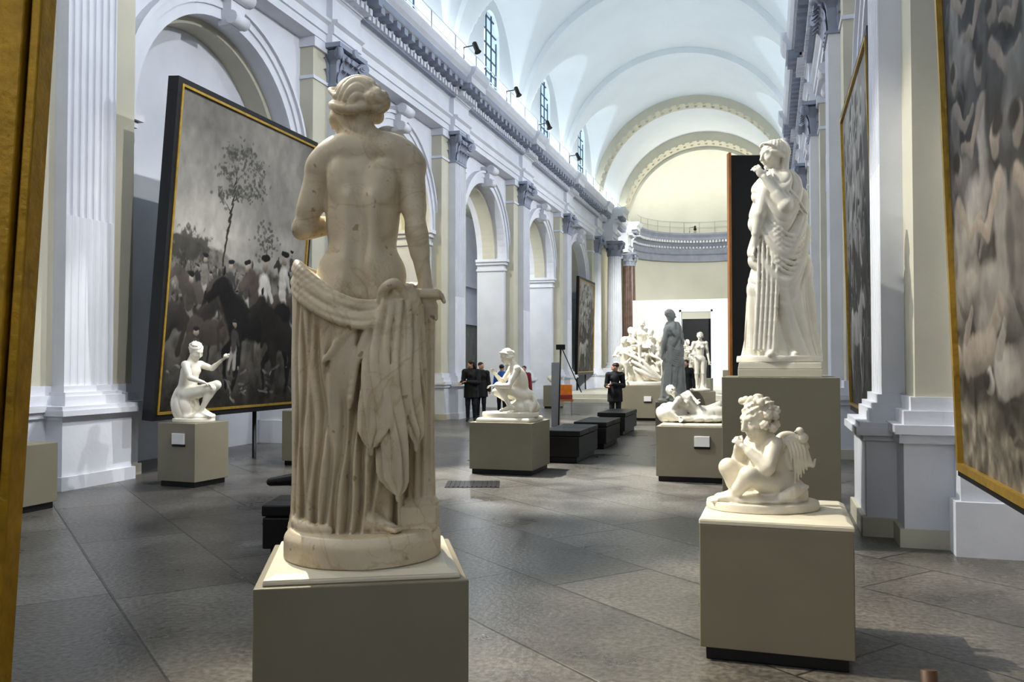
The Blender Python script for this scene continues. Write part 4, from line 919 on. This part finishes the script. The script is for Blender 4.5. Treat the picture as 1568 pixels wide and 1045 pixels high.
def nymph():
    F=Field((-.38,-.38,-.02),(.52,.38,1.22),.0075); s=.84
    J=dict(pel=(-.10,.0,.40),nk=(-.03,.0,.80),hd=(.03,-.03,.93),hf=(.75,-.5,-.5),fw=(.8,-.6,0),
      sa=(.03,.14,.75),sb=(-.06,-.15,.75),ea=(.19,.12,.70),eb=(.03,-.23,.58),wa=(.33,.06,.80),wb=(.18,-.16,.52),
      ha=(-.04,.08,.36),hb=(-.08,-.08,.36),ka=(.26,.10,.48),kb=(.25,-.08,.44),aa=(.06,.12,.16),ab=(.12,-.10,.12),ta=(.18,.13,.09),tb=(.24,-.12,.08),na=(0,0,1),nb=(0,0,-1))
    figure(F,J,s,False,'curly',hs=.98); F.cap(J['pel'],lerp(J['pel'],J['nk'],.6),.115,.105,k=.05)
    for a,b in (('ha','ka'),('hb','kb')): F.cap(J[a],J[b],.088,.06,k=.03)
    F.ell((-.12,.02,.18),(.15,.18,.2),k=.03,disp=lambda a,b,g:.016*sh(25*a+9*g)+.01*np.sin(30*b)); F.ell((.05,0,.07),(.22,.2,.05),k=.03,disp=lambda a,b,g:.01*np.sin(40*a))
    F.ell((.40,.05,.86),(.04,.022,.03),k=.005); F.ell((.435,.045,.885),.015,k=.006)
    for i in range(3): F.strand([(-.20,-.08+.05*i,.42),(-.24,-.10+.05*i,.25),(-.18,-.12+.05*i,.06)],[.02,.025,.03],k=.02)
    oval(F,(0,0),.27,.25,0,.05); sculpt('seated_child_statue',[(F,'marble2')],(-7.29,9.52,.82),YAW)
nymph()
def crouch():
    F=Field((-.45,-.42,-.02),(.45,.42,1.12),.008); s=.94
    J=dict(pel=(.20,.02,.32),nk=(.05,.0,.76),hd=(-.06,-.04,.89),hf=(-.75,-.55,-.45),fw=(-.9,-.45,0),
      sa=(.02,.17,.70),sb=(.09,-.16,.70),ea=(-.12,.2,.50),eb=(-.02,-.27,.46),wa=(-.22,.02,.62),wb=(-.22,-.18,.46),
      ha=(.15,.1,.30),hb=(.18,-.09,.30),ka=(-.22,.14,.36),kb=(-.18,-.16,.46),aa=(.12,.16,.12),ab=(.0,-.18,.15),ta=(.26,.17,.08),tb=(-.14,-.2,.10),na=(0,0,1),nb=(0,0,-1))
    figure(F,J,s,True,'bun')
    F.ell((.13,.0,.50),(.13,.15,.20),k=.06)
    F.ell((.2,.02,.14),(.22,.22,.12),k=.03,disp=lambda a,b,g:.016*sh(25*a+9*g)+.01*np.sin(30*b))
    for i in range(4): F.strand([(.34,-.1+.05*i,.3),(.36,-.14+.05*i,.2),(.30,-.2+.04*i,.1)],[.02,.03,.03],k=.02)
    oval(F,(0,0),.42,.36,0,.07); sculpt('crouching_woman_statue',[(F,'marble2')],(-3.69,12.04,.80),YAW)
crouch()
def recline():
    F=Field((-.5,-.32,-.02),(.85,.32,.62),.008); s=.78
    J=dict(pel=(.18,.0,.12),nk=(-.14,.0,.34),hd=(-.22,-.02,.43),hf=(-.2,-.75,.45),hu=(-.5,0,.8),fw=(.3,-.75,.5),
      sa=(-.14,-.12,.31),sb=(-.10,.12,.31),ea=(-.26,-.15,.16),eb=(.02,.1,.40),wa=(-.18,-.22,.08),wb=(.10,-.05,.30),
      ha=(.2,-.07,.11),hb=(.2,.07,.12),ka=(.44,-.12,.17),kb=(.45,.06,.24),aa=(.62,-.10,.08),ab=(.60,.08,.08),ta=(.72,-.12,.06),tb=(.70,.07,.06),na=(0,-1,0),nb=(0,-1,0))
    figure(F,J,s,True,'curly')
    F.ell((-.22,.03,.12),(.2,.2,.14),k=.03,disp=lambda a,b,g:.016*sh(28*a+14*g)); F.ell((.2,0,.05),(.55,.26,.05),k=.03,disp=lambda a,b,g:.012*sh(24*a+10*b))
    F.ell((.35,.0,.12),(.25,.15,.08),k=.04,disp=lambda a,b,g:.016*sh(26*a+18*b))
    sculpt('reclining_woman_statue',[(F,'marble2')],(-1.10,11.93,.78),YAW-.05)
recline()
def standing_nude():
    J,s=stand(1.7,wa=(-.32,-.2,1.15),ea=(-.26,.02,1.12),hf=(-.5,-.8,0)); F=Field((-.42,-.3,-.06),(.42,.3,1.8),.014)
    figure(F,J,s,True,'bun'); F.loft([(.0,.1,.08,.14,.1),(.4,.1,.08,.09,.08),(.85,.12,.06,.10,.09)],lambda th,z,x:.012*np.cos(7*th+3*z),k=.02); oval(F,(0,0),.3,.26,-.045,.02)
    sculpt('standing_nude_statue',[(F,'marble2')],(-1.99,25.5,.81),YAW)
standing_nude()
def shift(J,o,r=0,mir=False):
    K={}; c,s_=math.cos(r),math.sin(r)
    for k,v in J.items():
        if isinstance(v,tuple):
            v=A(v)
            if mir: v=v*A(-1,1,1)
            w=A(v[0]*c-v[1]*s_,v[0]*s_+v[1]*c,v[2]); K[k]=tuple(w+(A(o) if k not in('hf','fw','na','nb','hu','da','db') else 0))
        else: K[k]=v
    return K
seatJ=dict(pel=(0,0,.45),nk=(0,-.03,.98),hd=(0,-.07,1.13),hf=(.3,-.9,-.2),fw=(0,-1,0),sa=(-.17,0,.93),sb=(.17,0,.93),ea=(-.28,-.08,.70),eb=(.26,-.15,.72),wa=(-.2,-.3,.60),wb=(.12,-.38,.72),
    ha=(-.09,0,.43),hb=(.09,0,.43),ka=(-.16,-.42,.52),kb=(.14,-.40,.50),aa=(-.16,-.38,.1),ab=(.18,-.32,.1),ta=(-.17,-.52,.05),tb=(.2,-.46,.05))
def group(name,loc,rot,mm,seed,k=4,sc=1.0,h=.02,size=1.):
    F=Field((-1.25,-.8,-.02),(1.25,.8,2.1),h); r=np.random.default_rng(seed)
    F.ell((0,.1,.35),(.72,.4,.42),k=.05,disp=lambda a,b,g:.05*sh(9*a+4*g)+.02*np.sin(13*b)); oval(F,(0,0),.78,.58,0,.12)
    cfg=[(0,.05,.62,.2),(-.5,-.05,.12,-.5),(.5,-.05,.15,.6),(.28,.1,.35,.5),(-.3,.15,.4,-.4)]
    for i in range(k):
        x,y,z,a=cfg[i]; J=shift(seatJ,(x*sc,y,z),a+r.normal()*.3,bool(i%2)); figure(F,J,1.04,bool(i%2),'curly',toes=False)
    for i in range(3): F.strand([(-.4+.1*i,-.3,.9-.2*i),(0,-.42,.7-.15*i),(.3,-.4,.4-.08*i),(.6,-.3,.15)],[.04,.05,.06,.05],k=.03)
    o=sculpt(name,[(F,mm)],loc,rot); o.scale=(size,)*3
group('figure_group_statue',(-3.5,24.,.95),.15,'marble2',1,5,.92,.018,1.0)
group('rearing_figures_statue',(-3.6,35.5,.95),.3,'marble2',5,5,1.1,.03)
J,s=stand(1.7); F=Field((-.42,-.3,-.06),(.42,.3,1.8),.025); figure(F,J,s,False,'short',toes=False); oval(F,(0,0),.3,.26,-.045,.02); sculpt('male_nude_statue',[(F,'marble2')],(-1.1,34.8,1.35),0)
def bust(loc,rot,h=.012,sc=1.):
    F=Field((-.3,-.22,-.02),(.3,.22,.72),h); J=dict(nk=(0,0,.34),hd=(0,-.02,.5),hf=(.3,-1,0))
    h_head(F,J,1.05,'curly'); F.cap((-.16,0,.26),(.16,0,.26),.08,k=.05); F.ell((0,0,.22),(.2,.12,.13),k=.03,disp=lambda a,b,g:.008*np.sin(30*a+14*g)); F.loft([(0,0,0,.11,.11),(.03,0,0,.1,.1),(.08,0,0,.05,.05),(.14,0,0,.07,.07)],k=.02)
    sculpt('portrait_bust',[(F,'marble2')],loc,rot)
bust((-7.0,11.9,.85),-.5); bust((-7.3,29.,.8),.2,.018)

# ------------------------------------------------------------------ visitors
def visitor(name,loc,rot,J,s,coat='coat',trou='jeans',hair='short',long_coat=True,h=.014,box=None):
    lo,hi=box or ((-.5,-.5,-.02),(.5,.5,1.85))
    Fc=Field(lo,hi,h); Ft=Field(lo,hi,h); Fs=Field(lo,hi,h*.7); Fh=Field(lo,hi,h*.7)
    h_body(Fc,J,s,False,infl=.022 if long_coat else .012,legs=False)
    leg=Field(lo,hi,h); 
    for q in 'ab':
        H=A(J['h'+q]);K=A(J['k'+q]);N=A(J['a'+q]);T=A(J['t'+q])
        leg.cap(H,K,.10*s,.07*s,k=.03); leg.cap(K,N,.068*s,.05*s,k=.02)
        Ft.cap(N,T,.05*s,.032*s,k=.01); Ft.ell(N-A(0,0,.02),.045*s,k=.02)
    leg.ell(J['pel'],(.17*s,.13*s,.10*s),k=.04)
    if long_coat:
        p=A(J['pel']); Fc.loft([(p[2]-.25,p[0],p[1],.21*s,.17*s),(p[2],p[0],p[1],.2*s,.15*s),(p[2]+.2,p[0],p[1],.17*s,.13*s)],lambda th,z,x:.006*np.sin(9*th),k=.03)
    c=A(J['nk']); Fc.ell(c,(.08*s,.08*s,.05*s),k=.03)
    h_head(Fs,J,s,hair,True,False); h_hands(Fs,J,s,.7); h_head(Fh,J,s*1.02,hair,False,True)
    sculpt(name,[(Fc,coat),(leg,trou),(Ft,'leather'),(Fs,'skin'),(Fh,'hair')],loc,rot)
J,s=stand(1.68,hf=(-.9,-.3,-.35),fw=(-.8,-.5,0),wa=(-.26,-.2,1.05),ea=(-.22,.0,1.08),wb=(-.1,-.28,1.08),eb=(.2,-.1,1.05)); visitor('standing_visitor',(-7.8,21.8,0),YAW,J,s,'coat','jeans','long')
J,s=stand(1.6,hf=(-.95,.1,-.3),fw=(-.9,.2,0),wa=(-.2,-.12,1.0),wb=(-.1,-.2,1.05)); visitor('standing_visitor',(-3.80,21.5,0),YAW,J,s,'coat','jeans','short')
J,s=stand(1.55,hf=(.4,.9,-.2),fw=(0,1,0),ta=(-.1,.15,.03),tb=(.1,.15,.03)); visitor('standing_visitor',(-7.75,24.4,0),YAW,J,s,'blue','jeans','short')
J,s=stand(1.5,hf=(-.4,-.9,-.2)); visitor('standing_visitor',(-7.75,26.8,0),YAW,J,s,'red','jeans','short')
J,s=stand(1.62,hf=(.6,-.7,-.2)); visitor('standing_visitor',(-8.0,23.2,0),YAW,J,s,'coat','jeans','short')
J,s=stand(1.7,hf=(-.4,-.9,-.2)); visitor('standing_visitor',(-2.55,27.0,0),YAW,J,s,'coat','jeans','long')
# seated visitor, feet on the near side of the bench, one leg crossed over the other
J=dict(pel=(-.20,.04,.60),nk=(-.18,.03,1.09),hd=(-.17,.0,1.24),hf=(.2,-.95,-.3),fw=(0,-1,0),sa=(-.35,.03,1.03),sb=(-.02,.03,1.03),ea=(-.37,-.02,.80),eb=(.02,-.02,.80),wa=(-.26,-.24,.75),wb=(-.08,-.24,.77),
   ha=(-.28,.0,.585),hb=(-.11,.0,.585),ka=(-.27,-.40,.56),aa=(-.27,-.42,.10),ta=(-.27,-.56,.05),kb=(.08,-.36,.68),ab=(-.34,-.42,.685),tb=(-.55,-.40,.66))
visitor('seated_visitor',(-3.36,6.40,0),YAW,J,1.0,long_coat=False,box=((-.68,-.68,-.02),(.45,.35,1.5)),h=.011)

# ------------------------------------------------------------------ lights
def area(name,loc,rot,sx,sy,P,col):
    l=bpy.data.lights.new(name,'AREA'); l.shape='RECTANGLE'; l.size=sx; l.size_y=sy; l.energy=P; l.color=col
    o=bpy.data.objects.new(name,l); o.location=loc; o.rotation_euler=rot; bpy.context.collection.objects.link(o); return o
def spot(name,loc,tgt,P,ang=40,col=(1,1,1),r=.12,blend=.5):
    l=bpy.data.lights.new(name,'SPOT'); l.energy=P; l.spot_size=math.radians(ang); l.spot_blend=blend; l.shadow_soft_size=r; l.color=col
    o=bpy.data.objects.new(name,l); o.location=loc; o.rotation_euler=(Vector(tgt)-Vector(loc)).to_track_quat('-Z','Y').to_euler(); bpy.context.collection.objects.link(o)
cool=(.87,.94,1.0); warm=(1.,.89,.70)
area('vault_fill_light',(-8.45,21.5,10.1),(math.pi,math.radians(-20),0),.35,58,700,cool)  # added pair, unseen on the cornice ledges, to brighten the vault
area('vault_fill_light',(.85,21.5,10.1),(math.pi,math.radians(20),0),.35,58,700,cool)
area('rear_fill_light',(-3.8,-8.6,6),(math.radians(80),0,0),8,8,290,(.95,.96,1.))  # added panel behind the camera to brighten the hall; the back wall has no window
for y in (5.6,12.6,19.6,26.6,33.6):  # added spots in each bay, put in to brighten the opposite walls
    spot('wall_fill_spot',(.2,y,9.1),(-9.1,y+1.0,4.0),1100,95,(.95,.965,1.),.10,.8)
    spot('wall_fill_spot',(-7.8,y,9.1),(1.5,y+1.0,4.0),800,95,(.95,.965,1.),.10,.8)
spot('spotlight',(-6.5,8.5,9.8),(-1.6,3.2,1.8),4400,26,warm,.06)
spot('spotlight',(-7.4,1.0,9.8),(-1.6,3.2,1.5),650,28,warm,.06)
spot('spotlight',(-7.4,4.5,9.8),(.05,5.1,1.0),4700,24,warm,.04)
spot('spotlight',(-7.5,13.5,10.2),(-3.0,11.2,.6),8500,24,(1,.97,.9),.06)
spot('spotlight',(-7.4,7.0,9.8),(.1,8.3,2.6),3800,24,(1,.96,.85),.06)
spot('spotlight',(-2.0,14.5,9.9),(-7.3,10.0,1.4),2400,26,(1,.98,.95),.06)
spot('spotlight',(-1.0,8.0,9.9),(-8.0,11.5,2.6),1300,36,(1,.97,.92),.06)
spot('spotlight',(-7.5,9.0,9.9),(-1.0,11.9,.9),3600,18,(1,.97,.9),.06)
spot('spotlight',(-7.4,19,9.8),(-2.9,23,1.2),5000,40,(1,.98,.93),.06)
spot('spotlight',(.2,33,9.8),(-4.2,45,2.5),7000,50,(1,1,.98))  # added spot from the nave to brighten the white partition
spot('spotlight',(.2,30,9.8),(-2.8,35.5,1.8),2600,40,(1,1,.98))
area('apse_light',(-3.8,52.5,10.2),(math.pi,0,0),5,1.2,150,(1,.98,.90))
spot('apse_spotlight',(-3.8,44.6,10.2),(-3.8,57,4),2000,110,(1,.98,.92),.4)
for y in (19.6,26.6,33.6):
    l=bpy.data.lights.new('chapel_lamp','POINT'); l.energy=380; l.color=(1,.86,.5) if y<20 else (.9,.95,1); l.shadow_soft_size=.1
    o=bpy.data.objects.new('chapel_lamp',l); o.location=(-11.6,y-1.8,7.8); bpy.context.collection.objects.link(o)
w=bpy.data.worlds.new('sky'); bpy.context.scene.world=w; w.use_nodes=True
bg=w.node_tree.nodes['Background']; bg.inputs[0].default_value=(.56,.78,1,1); bg.inputs[1].default_value=2.4
c=bpy.data.cameras.new('camera'); c.lens=29.85; c.sensor_width=36; c.clip_end=300
co=bpy.data.objects.new('camera',c); co.location=(0,0,1.6); co.rotation_euler=(math.radians(90+1.454),0,YAW); bpy.context.collection.objects.link(co)
bpy.context.scene.camera=co
vs_=bpy.context.scene.view_settings
try:
    vs_.view_transform='Standard'; vs_.look='Medium High Contrast'
except Exception as ex:
    print('look',ex)
vs_.exposure=.06
print('LOOK',vs_.look)
